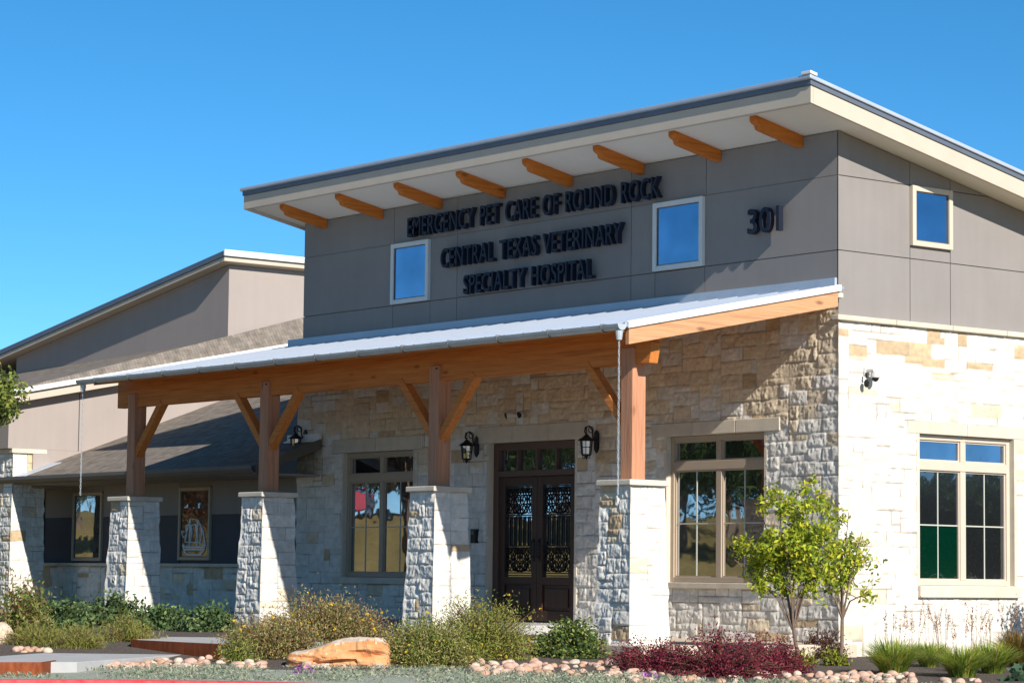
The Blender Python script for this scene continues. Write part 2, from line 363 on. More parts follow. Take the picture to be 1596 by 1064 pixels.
def relief(U, V, W_, H_, seed, mw, mh, amp, tan_p, wmax=6, buff=None, white=1.0):
    """height and colour of rough ashlar for arrays U,V measured from the wall's lower left corner"""
    ID, R = layout(W_, H_, mw, mh, seed, wmax)
    wob = 0.018
    Uw = np.clip(U+wob*(vnoise(U, V, 2.3, seed)-0.5), 0, W_-1e-6); Vw = np.clip(V+wob*(vnoise(U, V, 2.3, seed+5)-0.5), 0, H_-1e-6)
    b = ID[np.minimum((Uw/mw).astype(int), ID.shape[0]-1), np.minimum((Vw/mh).astype(int), ID.shape[1]-1)]
    r = R[b]; e = np.minimum.reduce([Uw-r[..., 0], r[..., 1]-Uw, Vw-r[..., 2], r[..., 3]-Vw])
    g = np.random.default_rng(seed); nb = len(R)
    off = g.random(nb)[b]; tx = (g.random(nb)[b]-0.5); ty = (g.random(nb)[b]-0.5); ph = g.random(nb)[b]*40
    uc = U-(r[..., 0]+r[..., 1])/2; vc = V-(r[..., 2]+r[..., 3])/2
    f1 = fbm(U+ph, V, 5.0, 3, seed+1)-0.5; f2 = np.abs(fbm(U, V+ph, 11.0, 3, seed+3)-0.5)
    pl = None
    for k_ in range(4):
        ck, ak, bk = 0.62+0.6*g.random(nb), 9*(g.random(nb)-0.5), 11*(g.random(nb)-0.5)
        q_ = ck[b]+ak[b]*(uc+0.03*f1)+bk[b]*(vc+0.03*f1); pl = q_ if pl is None else np.minimum(pl, q_)
    face = 0.45+0.55*pl+0.25*off+0.9*f1-1.5*f2
    ramp = sstep(e, 0.002, 0.018)
    f3 = np.abs(fbm(U*1.35+ph, V*0.8-ph, 19.0, 3, seed+6)-0.5)
    h = amp*(0.22*(1-ramp)+ramp*np.clip(face-0.9*f3, 0.30, 1.9)+0.10*(vnoise(U, V, 40, seed)-0.5))
    k = g.random(nb); br = (0.90+0.17*g.random(nb))[b][..., None]
    tp = tan_p(U, V) if callable(tan_p) else tan_p
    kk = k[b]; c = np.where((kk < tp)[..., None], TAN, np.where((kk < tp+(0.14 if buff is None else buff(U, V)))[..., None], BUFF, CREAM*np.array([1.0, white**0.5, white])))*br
    c = c*(0.9+0.2*fbm(U, V, 12, 3, seed+9)[..., None])
    mm = np.maximum(sstep(e, 0.0015, 0.008), 0.75*sstep(fbm(U, V, 3.0, 2, seed+4), 0.46, 0.58))[..., None]
    return h, MORT*(1-mm)+c*mm
def corner(v, seed): return 0.016+0.020*vnoise(v*0+seed*3.1, v, 8.0, seed)
def stone_face(name, xf, u0, u1, v0, v1, res, seed, parent, holes=(), amp=0.045, tan_p=0.08, mw=0.092, mh=0.098, cl=None, cr=None, wfun=None, wmax=7, **rk):
    """xf(u, n, v) -> point. wfun(v) scales u about the centre (battered pillars)."""
    us = np.linspace(u0, u1, max(3, int((u1-u0)/res)+1)); vs = np.linspace(v0, v1, max(3, int((v1-v0)/res)+1))
    for hx0, hx1, hz0, hz1 in holes:
        for q in (hx0, hx1):
            if u0 < q < u1: us[np.argmin(np.abs(us-q))] = q
        for q in (hz0, hz1):
            if v0 < q < v1: vs[np.argmin(np.abs(vs-q))] = q
    U, V = np.meshgrid(us, vs, indexing='ij')
    h, c = relief(U-u0, V-v0, u1-u0, v1-v0, seed, mw, mh, amp, tan_p, wmax, **rk)
    sh = np.zeros_like(U)
    for e, s_, d in ((cl, -1, U-u0), (cr, 1, u1-U)):
        if e is None: continue
        k = 1-sstep(d, 0, 0.05); hc = corner(V, e); h = h*(1-k)+hc*k; sh = sh+s_*hc*(1-sstep(d, 0, 0.09))
    Ux = U+sh
    if wfun is not None:
        mid = (u0+u1)/2; Ux = mid+(U-mid)*wfun(V)+sh; 
    P = np.array(xf(Ux, h, V)); P = np.stack([np.broadcast_to(q, U.shape) for q in P], -1).reshape(-1, 3)
    n = len(vs); i = np.arange(len(us)-1)[:, None]*n+np.arange(n-1)[None]
    F = np.stack([i, i+n, i+n+1, i+1], -1)
    cu = (us[:-1]+us[1:])[:, None]/2+0*i; cv = (vs[:-1]+vs[1:])[None]/2+0*i; keep = np.ones(i.shape, bool)
    for hx0, hx1, hz0, hz1 in holes: keep &= ~((cu > hx0) & (cu < hx1) & (cv > hz0) & (cv < hz1))
    return link_mesh(name, P, F[keep], M['stone'], parent, c.reshape(-1, 3))

# ------------------------------------------------------------------ the building
B = empty('clinic_building')
tag(B, 'stone and taupe panelled clinic with shed roofs and a timber porch on stone pillars', 'building')
XW = -13.09                                   # left end of the entrance tower
zsof = lambda x, y: 6.83-0.2*y                # tower soffit height
# openings (u0,u1,v0,v1)
WL = (-11.71, -9.70, 0.645, 2.74); WR = (-3.47, -1.42, 0.625, 2.735); DR = (-7.68, -5.55, -0.02, 2.775)
SW_ = (1.575, 3.56, 0.62, 2.725)
LT = [(-12.04, -9.45, 2.74, 2.975), (-3.80, -1.10, 2.735, 2.93), (-8.0, -5.25, 2.775, 3.04)]
SL = (1.35, 3.80, 2.725, 2.90)
# tower core behind the cladding
m = MB(); m.box(XW+0.06, -0.25, 0.25, 13.0, -0.3, 4.5); m.build('core_wall', M['joint'], B)
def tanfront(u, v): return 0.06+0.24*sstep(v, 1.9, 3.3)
stone_face('front_stone_wall', FRONT(0.0), XW, 0.0, -0.45, 4.50, 0.016, 3, B, holes=[WL, WR, DR]+LT, amp=0.029, tan_p=0.03, buff=lambda U, V: 0.06+0.60*sstep(V, 2.3, 3.7), white=1.04, cr=21, cl=22)  # upper courses turn buff: warm bounce under the porch painted into the stone
stone_face('side_stone_wall', SIDE(0.0), 0.0, 6.0, -0.62, 4.20, 0.020, 5, B, holes=[SW_, SL], amp=0.024, tan_p=lambda U, V: 0.004+0.26*sstep(V, 4.15, 4.4), buff=lambda U, V: 0.04+0.0*U, white=1.02, cl=21)
stone_face('side_stone_wall', SIDE(0.0), 6.001, 13.0, -0.62, 4.20, 0.05, 6, B, amp=0.024, tan_p=0.02, white=1.09)
m = MB(); m.box(-0.02, 0.05, -0.05, 13.0, -0.75, -0.345); m.build('footing', M['footing'], B, 0.01)
m = MB(); m.box(XW-0.02, XW+0.07, 0.0, 6.0, -0.2, 4.5); m.build('left_stone_wall', M['cutstone'], B)
# stone ledge on top of the side wall
for i in range(12):
    m = MB(); y0 = -0.075+i*1.15; m.box(-0.06, 0.075, y0+(0.004 if i else 0), y0+1.146, 4.20, 4.275); m.build('ledge_stone', M['cutstone'], B, 0.012)
m = MB(); m.box(XW, 0.070, -0.072, 0.03, 4.50, 4.57); m.build('front_ledge', M['cutstone'], B, 0.012)
# lintels: two or three cut blocks each
def blocks(name, xf, u0, u1, v0, v1, n0, n1, k, r=0.010):
    for i in range(k):
        a = u0+(u1-u0)*i/k; b_ = u0+(u1-u0)*(i+1)/k
        m = MB(xf); m.box(a+0.003, b_-0.003, n0, n1, v0+0.002, v1-0.003); m.build(name, M['cutstone'], B, r)
for q, k in zip(LT, (2, 3, 3)): blocks('lintel_stone', FRONT(0), *q, -0.10, 0.040, k)
blocks('lintel_stone', SIDE(0), *SL, -0.10, 0.020, 2, 0.006)
blocks('sill_stone', FRONT(0), WL[0]-0.19, WL[1]+0.10, 0.535, 0.645, -0.12, 0.085, 1)
blocks('sill_stone', FRONT(0), WR[0]-0.07, WR[1]+0.06, 0.535, 0.625, -0.12, 0.085, 1)
blocks('sill_stone', SIDE(0), SW_[0]-0.04, SW_[1]+0.07, 0.45, 0.62, -0.12, 0.075, 1)
def reveal(xf, q, n0=-0.20, n1=0.022, bottom=True):
    u0, u1, v0, v1 = q
    for a, b in ((u0-0.05, u0+0.004), (u1-0.004, u1+0.05)):
        m = MB(xf); m.box(a, b, n0, n1, v0, v1); m.build('jamb_stone', M['cutstone'], B)
# windows -----------------------------------------------------------
def tall_window(xf, q, fm, n=-0.13, panes=None, transom=0.80):
    """two transom lights above two tall casements with thin glazing bars"""
    u0, u1, v0, v1 = q; t = 0.075; mid = (u0+u1)/2; vt = v0+(v1-v0)*transom
    f = MB(xf)
    f.box(u0+0.005, u0+t, n, n+0.07, v0, v1); f.box(u1-t, u1-0.005, n, n+0.07, v0, v1)
    f.box(u0+t, u1-t, n, n+0.068, v1-t, v1-0.003); f.box(u0+t, u1-t, n, n+0.068, v0+0.003, v0+t)
    f.box(u0+t, u1-t, n, n+0.075, vt-0.075, vt+0.055)
    f.box(mid-0.055, mid+0.055, n, n+0.065, v0+t, vt-0.075); f.box(mid-0.05, mid+0.05, n, n+0.065, vt+0.055, v1-t)
    o = f.build('window', fm, B, 0.006)
    k = 0
    for a, b in ((u0+t, mid-0.055), (mid+0.055, u1-t)):
        for c, d in ((v0+t, vt-0.075), (vt+0.055, v1-t)):
            p = MB(xf); p.box(a+0.02, b-0.02, n+0.012, n+0.022, c+0.02, d-0.02)
            p.build('pane', M['glass'] if panes is None else M[panes[k]], o)
            s = MB(xf); e = 0.022
            s.box(a, a+e, n+0.008, n+0.045, c, d); s.box(b-e, b, n+0.008, n+0.045, c, d)
            s.box(a+e, b-e, n+0.008, n+0.043, c, c+e); s.box(a+e, b-e, n+0.008, n+0.043, d-e, d); s.build('sash', fm, o)
            if d-c > 0.8:
                g = MB(xf); mu = (a+b)/2; mv = c+(d-c)*0.5
                g.box(mu-0.009, mu+0.009, n+0.018, n+0.030, c+e, d-e); g.box(a+e, mu-0.009, n+0.018, n+0.029, mv-0.009, mv+0.009); g.box(mu+0.009, b-e, n+0.018, n+0.029, mv-0.009, mv+0.009)
                g.build('glazing_bar', M['muntin'], o)
            k += 1
    return o
reveal(FRONT(0), WL); reveal(FRONT(0), WR); reveal(SIDE(0), SW_)
tall_window(FRONT(0), WL, M['frame_tan']); tall_window(FRONT(0), WR, M['frame_tan'])
o = tall_window(SIDE(0), SW_, M['frame_cream'], panes=['glass_dim', 'glass_sky', 'glass_dim', 'glass_sky'])
p = MB(SIDE(0)); u0, u1, v0, v1 = SW_; p.box(u0+0.10, (u0+u1)/2-0.08, -0.107, -0.104, v0+0.10, v0+0.84); p.build('green_film', M['glass_green'], o)
def square_window(xf, q, fm, n=0.0, gm='glass_sky', t=0.075):
    u0, u1, v0, v1 = q; f = MB(xf)
    f.box(u0, u0+t, n-0.02, n+0.05, v0, v1); f.box(u1-t, u1, n-0.02, n+0.05, v0, v1)
    f.box(u0+t, u1-t, n-0.02, n+0.048, v1-t, v1); f.box(u0+t, u1-t, n-0.02, n+0.048, v0, v0+t)
    o = f.build('window', fm, B, 0.006); p = MB(xf); p.box(u0+t, u1-t, n+0.004, n+0.016, v0+t, v1-t); p.build('pane', M[gm], o)
    k = MB(xf); e = 0.014; k.box(u0+t, u0+t+e, n+0.0165, n+0.026, v0+t, v1-t); k.box(u1-t-e, u1-t, n+0.0165, n+0.026, v0+t, v1-t); k.box(u0+t+e, u1-t-e, n+0.0165, n+0.025, v0+t, v0+t+e); k.box(u0+t+e, u1-t-e, n+0.0165, n+0.025, v1-t-e, v1-t); k.build('gasket', M['gutter_dark'], o)
    return o
UL = (-10.425, -9.375, 5.185, 6.20); UR = (-3.81, -2.725, 5.185, 6.20); US = (1.455, 2.285, 5.355, 6.205)
PX = 0.035
square_window(FRONT(PX-0.01), UL, M['frame_white']); square_window(FRONT(PX-0.01), UR, M['frame_white']); square_window(SIDE(-PX+0.01), US, M['frame_cream'])
# door ---------------------------------------------------------------
u0, u1, v0, v1 = DR; xf = FRONT(0); n = -0.17
reveal(xf, DR, -0.24)
f = MB(xf); f.box(u0+0.005, u0+0.12, n, n+0.10, v0, v1); f.box(u1-0.12, u1-0.005, n, n+0.10, v0, v1)
f.box(u0+0.12, u1-0.12, n, n+0.095, v1-0.12, v1-0.003); f.box(u0+0.12, u1-0.12, n, n+0.11, 2.24, 2.335)
door = f.build('door', M['doorframe'], B, 0.008)
tw = (u1-u0-0.24)/4
for i in range(1, 4):
    f = MB(xf); f.box(u0+0.12+tw*i-0.022, u0+0.12+tw*i+0.022, n+0.01, n+0.08, 2.335, v1-0.12); f.build('transom_bar', M['doorframe'], door)
p = MB(xf); p.box(u0+0.12, u1-0.12, n+0.02, n+0.03, 2.335, v1-0.12); p.build('transom_pane', M['glass'], door)
mid = (u0+u1)/2
for a, b in ((u0+0.125, mid-0.004), (mid+0.004, u1-0.125)):
    d = MB(xf); st = 0.13
    d.box(a, a+st, n, n+0.06, 0.0, 2.235); d.box(b-st, b, n, n+0.06, 0.0, 2.235)
    d.box(a+st, b-st, n, n+0.058, 2.10, 2.235); d.box(a+st, b-st, n, n+0.058, 0.56, 0.68); d.box(a+st, b-st, n, n+0.058, 0.0, 0.16)
    d.box(a+st, b-st, n+0.005, n+0.025, 0.16, 0.56); d.box(a+st+0.06, b-st-0.06, n+0.025, n+0.05, 0.22, 0.50)
    d.build('door_leaf', M['door'], door, 0.006)
    p = MB(xf); p.box(a+st, b-st, n+0.006, n+0.014, 0.68, 2.10); p.build('door_pane', M['glass'], door)
    g = MB(xf); nn = n+0.042; A, Bq = a+st, b-st; w_ = Bq-A; cx = (A+Bq)/2
    for i in range(6):
        x = A+w_*(i+0.5)/6; g.box(x-0.011, x+0.011, nn-0.008, nn+0.008, 1.16, 1.62)
        g.lathe((0, 0, 0), [(0.001, 0), (0.001, 0.001)], 3) if False else None
    for z in (0.70, 0.74, 1.16, 1.60, 1.64, 2.06, 2.085): g.box(A, Bq, nn-0.008, nn+0.008, z-0.009, z+0.009)
    for z, k, R in ((0.84, 4, 0.072), (0.99, 4, 0.072), (1.09, 5, 0.045), (1.74, 4, 0.07), (1.88, 4, 0.07), (2.0, 5, 0.048)):
        for i in range(k):
            x = A+w_*(i+0.5)/k; g.ring((x, nn, z), R, 0.010, 1, 14, 5); g.ring((x+R*0.3*(1 if i % 2 else -1), nn, z+R*0.2), R*0.5, 0.009, 1, 10, 5)
    g.ring((cx, nn, 1.86), 0.20, 0.011, 1, 20, 5); g.ring((cx, nn, 0.93), 0.17, 0.011, 1, 20, 5)
    g.build('iron_grille', M['iron'], door)
for s in (-1, 1):
    h = MB(xf); x = mid+s*0.07; h.tube([(x, n+0.06, 0.98), (x, n+0.12, 1.0), (x, n+0.12, 1.22), (x, n+0.06, 1.24)], 0.011, 8); h.box(x-0.025, x+0.025, n+0.06, n+0.066, 0.92, 1.28)
    h.build('door_handle', M['iron'], door)
# upper panels with open joints ---------------------------------------
m = MB(); m.prism([(XW+0.03, 0.06, 4.5), (-0.06, 0.06, 4.5), (-0.06, 0.06, 6.78), (XW+0.03, 0.06, 6.78)], (0, 0.05, 0))
m.prism([(-0.06, 0.06, 4.2), (-0.06, 13, 4.2), (-0.06, 13, zsof(0, 13)+0.0), (-0.06, 0.06, zsof(0, 0))], (-0.05, 0, 0))
m.build('panel_backing', M['joint'], B)
def panels(xf, us, vs, top, skip, name='wall_panel', j=0.006, n0=-0.02, n1=0.0):
    for i in range(len(us)-1):
        for k in range(len(vs)-1):
            a, b, c, d = us[i]+j, us[i+1]-j, vs[k]+j, vs[k+1]-j
            if any(a > s[0]-0.03 and b < s[1]+0.03 and c > s[2]-0.03 and d < s[3]+0.03 for s in skip): continue
            if i == 0 and us[0] in (XW, PX): a -= j
            ta = top(a) if k == len(vs)-2 else d; tb = top(b) if k == len(vs)-2 else d
            m = MB(xf); m.prism([(a, n0, c), (b, n0, c), (b, n0, tb), (a, n0, ta)], (0, n1-n0, 0)); m.build(name, M['panel'], B)
fx = [XW, UL[0], UL[1], -8.65, -4.35, UR[0], UR[1], -PX]
panels(FRONT(PX), fx, [4.58, 5.173, 6.206], lambda u: 6.206, [UL, UR])
panels(FRONT(PX), [XW, -10.405, -8.65, -4.35, -2.70, -PX], [6.206, 6.82], lambda u: 6.815, [])
sy = [PX, US[0], US[1], 3.12, 4.0, 6.4, 8.8]
panels(SIDE(-PX), sy, [4.275, 5.173, 6.206], lambda u: min(6.206, zsof(0, u)), [(US[0], US[1], US[2]-0.3, US[3]+0.1)]) if False else None
def side_panel(a, b, c, d0, d1):
    m = MB(SIDE(-PX)); j = 0.006; m.prism([(a+j if a > PX else a, -0.02, c+j), (b-j, -0.02, c+j), (b-j, -0.02, d1-j), (a+j if a > PX else a, -0.02, d0-j)], (0, 0.02, 0)); m.build('wall_panel', M['panel'], B)
for a, b in zip(sy[:-1], sy[1:]):
    if a != 3.12: side_panel(a, 4.0 if a == US[1] else b, 4.275, 5.173, 5.173)
    if a == US[1]:
        m = MB(SIDE(-PX)); m.prism([(a+.006, -0.02, 5.179), (3.994, -0.02, 5.179), (3.994, -0.02, zsof(0, 4)), (3.12, -0.02, 6.2), (a+.006, -0.02, 6.2)], (0, 0.02, 0)); m.build('wall_panel', M['panel'], B)
        m = MB(SIDE(-PX)); m.prism([(a+.006, -0.02, 6.212), (3.08, -0.02, 6.212), (a+.006, -0.02, zsof(0, a))], (0, 0.02, 0)); m.build('wall_panel', M['panel'], B)
    elif a == 3.12: pass
    elif a == US[0]:
        side_panel(a, b, 5.173, US[2], US[2]); side_panel(a, b, US[3], zsof(0, a), zsof(0, b))
    else:
        e0, e1 = min(6.206, zsof(0, a)), min(6.206, zsof(0, b))
        side_panel(a, b, 5.173, e0, e1)
        if a < 3: side_panel(a, b, 6.206, zsof(0, a), zsof(0, b))
m = MB(); m.prism([(XW, 0.06, 4.5), (XW, 13, 4.5), (XW, 13, 4.3), (XW, 0.06, zsof(0, 0))], (0.02, 0, 0)) ; m.build('left_panel_wall', M['panel'], B)
# tower roof -----------------------------------------------------------
RX0, RX1, RY0, RY1 = -13.40, 0.52, -1.05, 13.3
rt = lambda h: (lambda x, y: 6.79-0.2*y+h)
m = MB(); m.sbox(RX0+0.06, RX1-0.06, RY0+0.06, RY1, rt(0.05), rt(0.07)); m.build('soffit', M['soffit'], B)
m = MB(); m.sbox(RX0, RX1, RY0, RY0+0.05, rt(0.0), rt(0.235)); m.build('front_fascia', M['fascia'], B, 0.006)
m = MB(); m.sbox(RX1-0.05, RX1, RY0+0.052, RY1, rt(0.0), rt(0.235)); m.build('side_fascia', M['fascia'], B, 0.006)
m = MB(); m.sbox(RX0, RX0+0.05, RY0+0.052, RY1, rt(0.0), rt(0.235)); m.build('left_fascia', M['fascia'], B, 0.006)
m = MB(); m.sbox(RX0-0.02, RX1+0.02, RY0-0.02, RY1, rt(0.238), rt(0.305)); m.build('roof_edge', M['metal_dark'], B, 0.006)
m = MB(); m.sbox(RX0-0.05, RX1+0.05, RY0-0.06, RY1, rt(0.308), rt(0.365)); m.build('roof', M['metal_edge'], B, 0.012)
m = MB(); m.sbox(RX1-0.12, RX1+0.065, RY0-0.07, RY0+0.06, rt(0.368), rt(0.41)); m.build('ridge_cap', M['white_metal'], B, 0.006)
for i in range(8):
    x = -12.46+i*1.669
    m = MB(); L0 = -0.88; z1 = lambda y: 6.79-0.2*y+0.05; pr_ = [(0.03, z1(0)-0.15)]
    pr_ = [(0.03, z1(0.03)-0.0), (0.03, z1(0.03)-0.165), (L0+0.14, z1(L0+0.14)-0.165), (L0+0.10, z1(L0+0.10)-0.155), (L0+0.085, z1(L0)-0.125), (L0+0.03, z1(L0)-0.10), (L0, z1(L0)-0.07), (L0, z1(L0))]
    m.prism([(x-0.065, y, z) for y, z in pr_], (0.13, 0, 0)); m.build('corbel', M['corbel'], B, 0.006)
# porch ----------------------------------------------------------------
PXS = [-13.25, -9.20, -4.79, -0.60]; PY = -3.17; ZC = 1.935
def pillar(cx, cy, zb, zt, wt, wb, seed, tanp=0.03, capz=0.075, capw=0.68):
    H = zt-capz-zb; wf = lambda V: (wb+(wt-wb)*(V-zb)/H)/wb
    first = None
    dirs = [(lambda u, n, v: (cx+u, cy-wb*wf(v)/2-n, v)), (lambda u, n, v: (cx+wb*wf(v)/2+n, cy+u, v)), (lambda u, n, v: (cx-u, cy+wb*wf(v)/2+n, v)), (lambda u, n, v: (cx-wb*wf(v)/2-n, cy-u, v))]
    vs_, fs_, cs_, off = [], [], [], 0
    for k, d in enumerate(dirs):
        o = stone_face('tmp', d, -wb/2, wb/2, zb, zt-capz, 0.014, seed+k, None, amp=0.033 if k != 1 else 0.022, tan_p=tanp, mw=0.085, mh=0.095, buff=lambda U, V: 0.05+0*U, white=1.05, cl=seed*7+k, cr=seed*7+(k+1) % 4, wfun=wf, wmax=4)
        me = o.data; n_ = len(me.vertices); a = np.empty(n_*3, np.float32); me.vertices.foreach_get('co', a); f_ = np.empty(len(me.loops), np.int32); me.loops.foreach_get('vertex_index', f_)
        c_ = np.empty(n_*4, np.float32); me.color_attributes['Col'].data.foreach_get('color', c_)
        vs_.append(a.reshape(-1, 3)); fs_.append(f_.reshape(-1, 4)+off); cs_.append(c_.reshape(-1, 4)[:, :3]); off += n_
        bpy.data.objects.remove(o); bpy.data.meshes.remove(me)
    o = link_mesh('pillar', np.concatenate(vs_), np.concatenate(fs_), M['stone'], B, np.concatenate(cs_))
    c = MB(); c.box(cx-capw/2, cx+capw/2, cy-capw/2, cy+capw/2, zt-capz, zt); c.build('pillar_cap', M['cutstone'], o, 0.012)
    return o
for i, x in enumerate(PXS): pillar(x, PY, -0.5, ZC, 0.53, 0.68, 40+i*11)
m = MB(); m.box(-14.0, -5.0, -2.9, 0.2, -0.3, -0.03); m.build('porch_slab', M['concrete'], B, 0.01)
m = MB(); m.box(-14.2, 0.25, -3.75, 0.1, -0.6, -0.175); m.build('porch_bounce_paving', M['bounce_paving'], B, 0.01)  # unseen floor sheet added to bounce warm light up the porch wall
PT = 3.655
for x in PXS:
    m = MB(); m.box(x-0.115, x+0.115, PY-0.115, PY+0.115, ZC, PT); m.build('post', M['wood_z'], B, 0.01)
bz0, bz1 = 3.44, 3.90
m = MB(); m.prism([(-13.80, -3.235, bz0), (-0.22, -3.235, bz0), (-0.16, -3.235, bz0+0.26), (-0.19, -3.235, bz0+0.28), (-0.12, -3.235, bz0+0.30), (-0.12, -3.235, bz1), (-13.80, -3.235, bz1)], (0, 0.15, 0))
m.build('beam', M['wood_x'], B, 0.008)
def brace(x, s):
    m = MB(); a = (x+s*0.06, PY-0.01, 2.62); b = (x+s*0.88, PY-0.01, bz0+0.05)
    m.bar(a, b, 0.12, 0.14, (0, 1, 0)); m.build('brace', M['wood_x'], B, 0.008)
for i, x in enumerate(PXS):
    if i > 0: brace(x, -1)
    if i < 3: brace(x, 1)
for i, x in enumerate(PXS[1:3]):
    m = MB(); m.lathe((x+0.07, PY-0.125, 3.60), [(0.014, 0), (0.014, 0.02)], 8); m.build('bolt', M['iron'], B)
cz = lambda h: (lambda x, y: 4.655+0.2*y+h)
CX0, CX1, CY0 = -13.50, 0.06, -3.90
m = MB(); m.sbox(CX0+0.02, CX1-0.06, CY0+0.02, 0.02, cz(-0.10), cz(-0.045)); m.build('porch_deck', M['wood_x'], B)
m = MB(); m.sbox(CX0, CX1+0.02, CY0, 0.03, cz(-0.04), cz(0.0)); m.build('porch_roof', M['metal_roof'], B, 0.004)
r = MB()
for i in range(34):
    x = CX0+0.03+i*(CX1-CX0-0.04)/33; r.sbox(x-0.012, x+0.012, CY0, 0.0, cz(0.0), cz(0.028))
r.build('roof_seams', M['metal_roof'], B)
m = MB(); m.box(CX0, CX1-0.12, -0.012, 0.033, 4.66, 4.79); m.build('wall_flashing', M['metal_edge'], B)
m = MB(); m.sbox(CX1+0.022, CX1+0.05, CY0+0.03, -0.05, cz(-0.055), cz(0.03)); m.sbox(CX1-0.02, CX1+0.022, CY0+0.03, -0.05, cz(0.0), cz(0.035)); m.build('rake_trim', M['white_metal'], B, 0.004)
m = MB(); m.sbox(CX1-0.055, CX1+0.018, CY0+0.06, -0.085, cz(-0.265), cz(-0.045)); m.build('rake_beam', M['wood_y'], B, 0.006)
for i in range(11):
    x = -13.1+i*1.24; m = MB(); m.sbox(x-0.05, x+0.05, -3.08, 0.0, cz(-0.26), cz(-0.102)); m.build('rafter', M['wood_y'], B)
# half round gutter along the porch eave
gt = MB(); gv = []; N_ = 9; y0 = CY0-0.055; z0 = 3.875
prof = [(y0+0.075*math.cos(a), z0+0.08*math.sin(a)) for a in np.linspace(math.pi, 2*math.pi, N_)]
prof2 = [(y0+0.068*math.cos(a), z0+0.072*math.sin(a)) for a in np.linspace(2*math.pi, math.pi, N_)]
gt.prism([(-13.83, y, z) for y, z in prof+prof2], (13.83+0.07, 0, 0)); gut = gt.build('gutter', M['gutter'], B)
for x in (-13.83, 0.07):
    m = MB(); m.prism([(x, y, z) for y, z in prof], (0.008, 0, 0)); m.build('gutter_end', M['gutter'], gut)
for i in range(13):
    x = -13.2+i*1.08; m = MB(); pp = [(x-0.014, y0+0.081*math.cos(a), z0+0.086*math.sin(a)) for a in np.linspace(math.pi*0.97, 1.95*math.pi, 10)]
    m.tube(pp, 0.008, 5); m.bar((x, y0-0.08, z0+0.012), (x, y0+0.09, z0+0.012), 0.02, 0.006); m.build('gutter_strap', M['gutter_dark'], gut)
for x in (-13.70, 0.02):
    m = MB(); m.lathe((x, y0, z0-0.20), [(0.035, 0), (0.045, 0.06), (0.05, 0.12)], 12); m.build('outlet', M['gutter'], gut)

# ------------------------------------------------------------------ low wing, gabled bay and rear block
LX0, LX1 = -23.4, XW
stone_face('low_stone_wall', FRONT(0.01), -22.3, LX1, -0.4, 0.80, 0.03, 61, B, amp=0.030, tan_p=0.02, white=1.04)
stone_face('low_stone_pier', FRONT(0.0), -23.6, -22.3, -0.4, 2.36, 0.03, 62, B, amp=0.035, tan_p=0.05)
m = MB(); m.box(-22.3, LX1-0.01, -0.09, 0.12, 0.80, 0.86); m.build('low_sill', M['cutstone'], B, 0.01)
m = MB(); m.box(-23.6, LX1, 0.075, 0.5, -0.4, 2.40); m.build('low_core_wall', M['joint'], B)
def lowwin(px0, px1):
    return None
W1 = (-21.10, -19.95, 0.90, 2.24); W2 = (-17.09, -15.99, 0.92, 2.26)
lx = [-22.3, W1[0], W1[1], W2[0], W2[1], LX1]
for i, (a, b) in enumerate(zip(lx[:-1], lx[1:])):
    if i in (1, 3):
        q = W1 if i == 1 else W2
        m = MB(FRONT(0.05)); m.box(a+0.005, b-0.005, -0.03, 0.0, 2.245 if i == 1 else 2.265, 2.40); m.build('wall_panel', M['panel'], B); continue
    m = MB(FRONT(0.05)); m.box(a+0.005, b-0.005, -0.03, 0.0, 0.86, 1.745); m.build('dark_wall_panel', M['panel_dark'], B)
    m = MB(FRONT(0.05)); m.box(a+0.005, b-0.005, -0.03, 0.004, 1.755, 2.40); m.build('wall_panel', M['panel'], B)
square_window(FRONT(0.05), W1, M['frame_tan'], gm='glass', t=0.06)
shipwin = square_window(FRONT(0.05), W2, M['frame_tan'], gm='glass_dim', t=0.06)
# white ship drawn on the glass: hull, masts, sails
s = MB(FRONT(0.05)); cx = (W2[0]+W2[1])/2; zb = 1.06; nn = 0.024
def ln(*p, r=0.014): s.tube([(x+cx, nn, z+zb) for x, z in p], r, 5)
ln((-0.40, 0.16), (-0.30, 0.10), (0.30, 0.10), (0.40, 0.17), r=0.016); ln((-0.40, 0.16), (-0.33, 0.02), (-0.22, -0.04), (0.24, -0.04), (0.34, 0.03), (0.40, 0.17), r=0.016)
ln((-0.34, 0.055), (0.34, 0.06), r=0.02); ln((-0.17, 0.10), (-0.15, 0.62)); ln((0.10, 0.10), (0.11, 0.60)); ln((-0.15, 0.62), (0.11, 0.60), r=0.008)
for x0 in (-0.30, -0.12, 0.06): ln((x0, 0.50), (x0+0.03, 0.36), (x0-0.02, 0.20), (x0+0.16, 0.18), (x0+0.20, 0.36), (x0+0.15, 0.52), (x0, 0.50))
ln((-0.40, 0.30), (-0.32, 0.26), (-0.15, 0.62)); ln((0.11, 0.60), (0.30, 0.40), (0.38, 0.17)); ln((-0.42, 0.32), (-0.44, 0.40), (-0.36, 0.38))
s.build('ship_drawing', M['whitepaint'], shipwin)
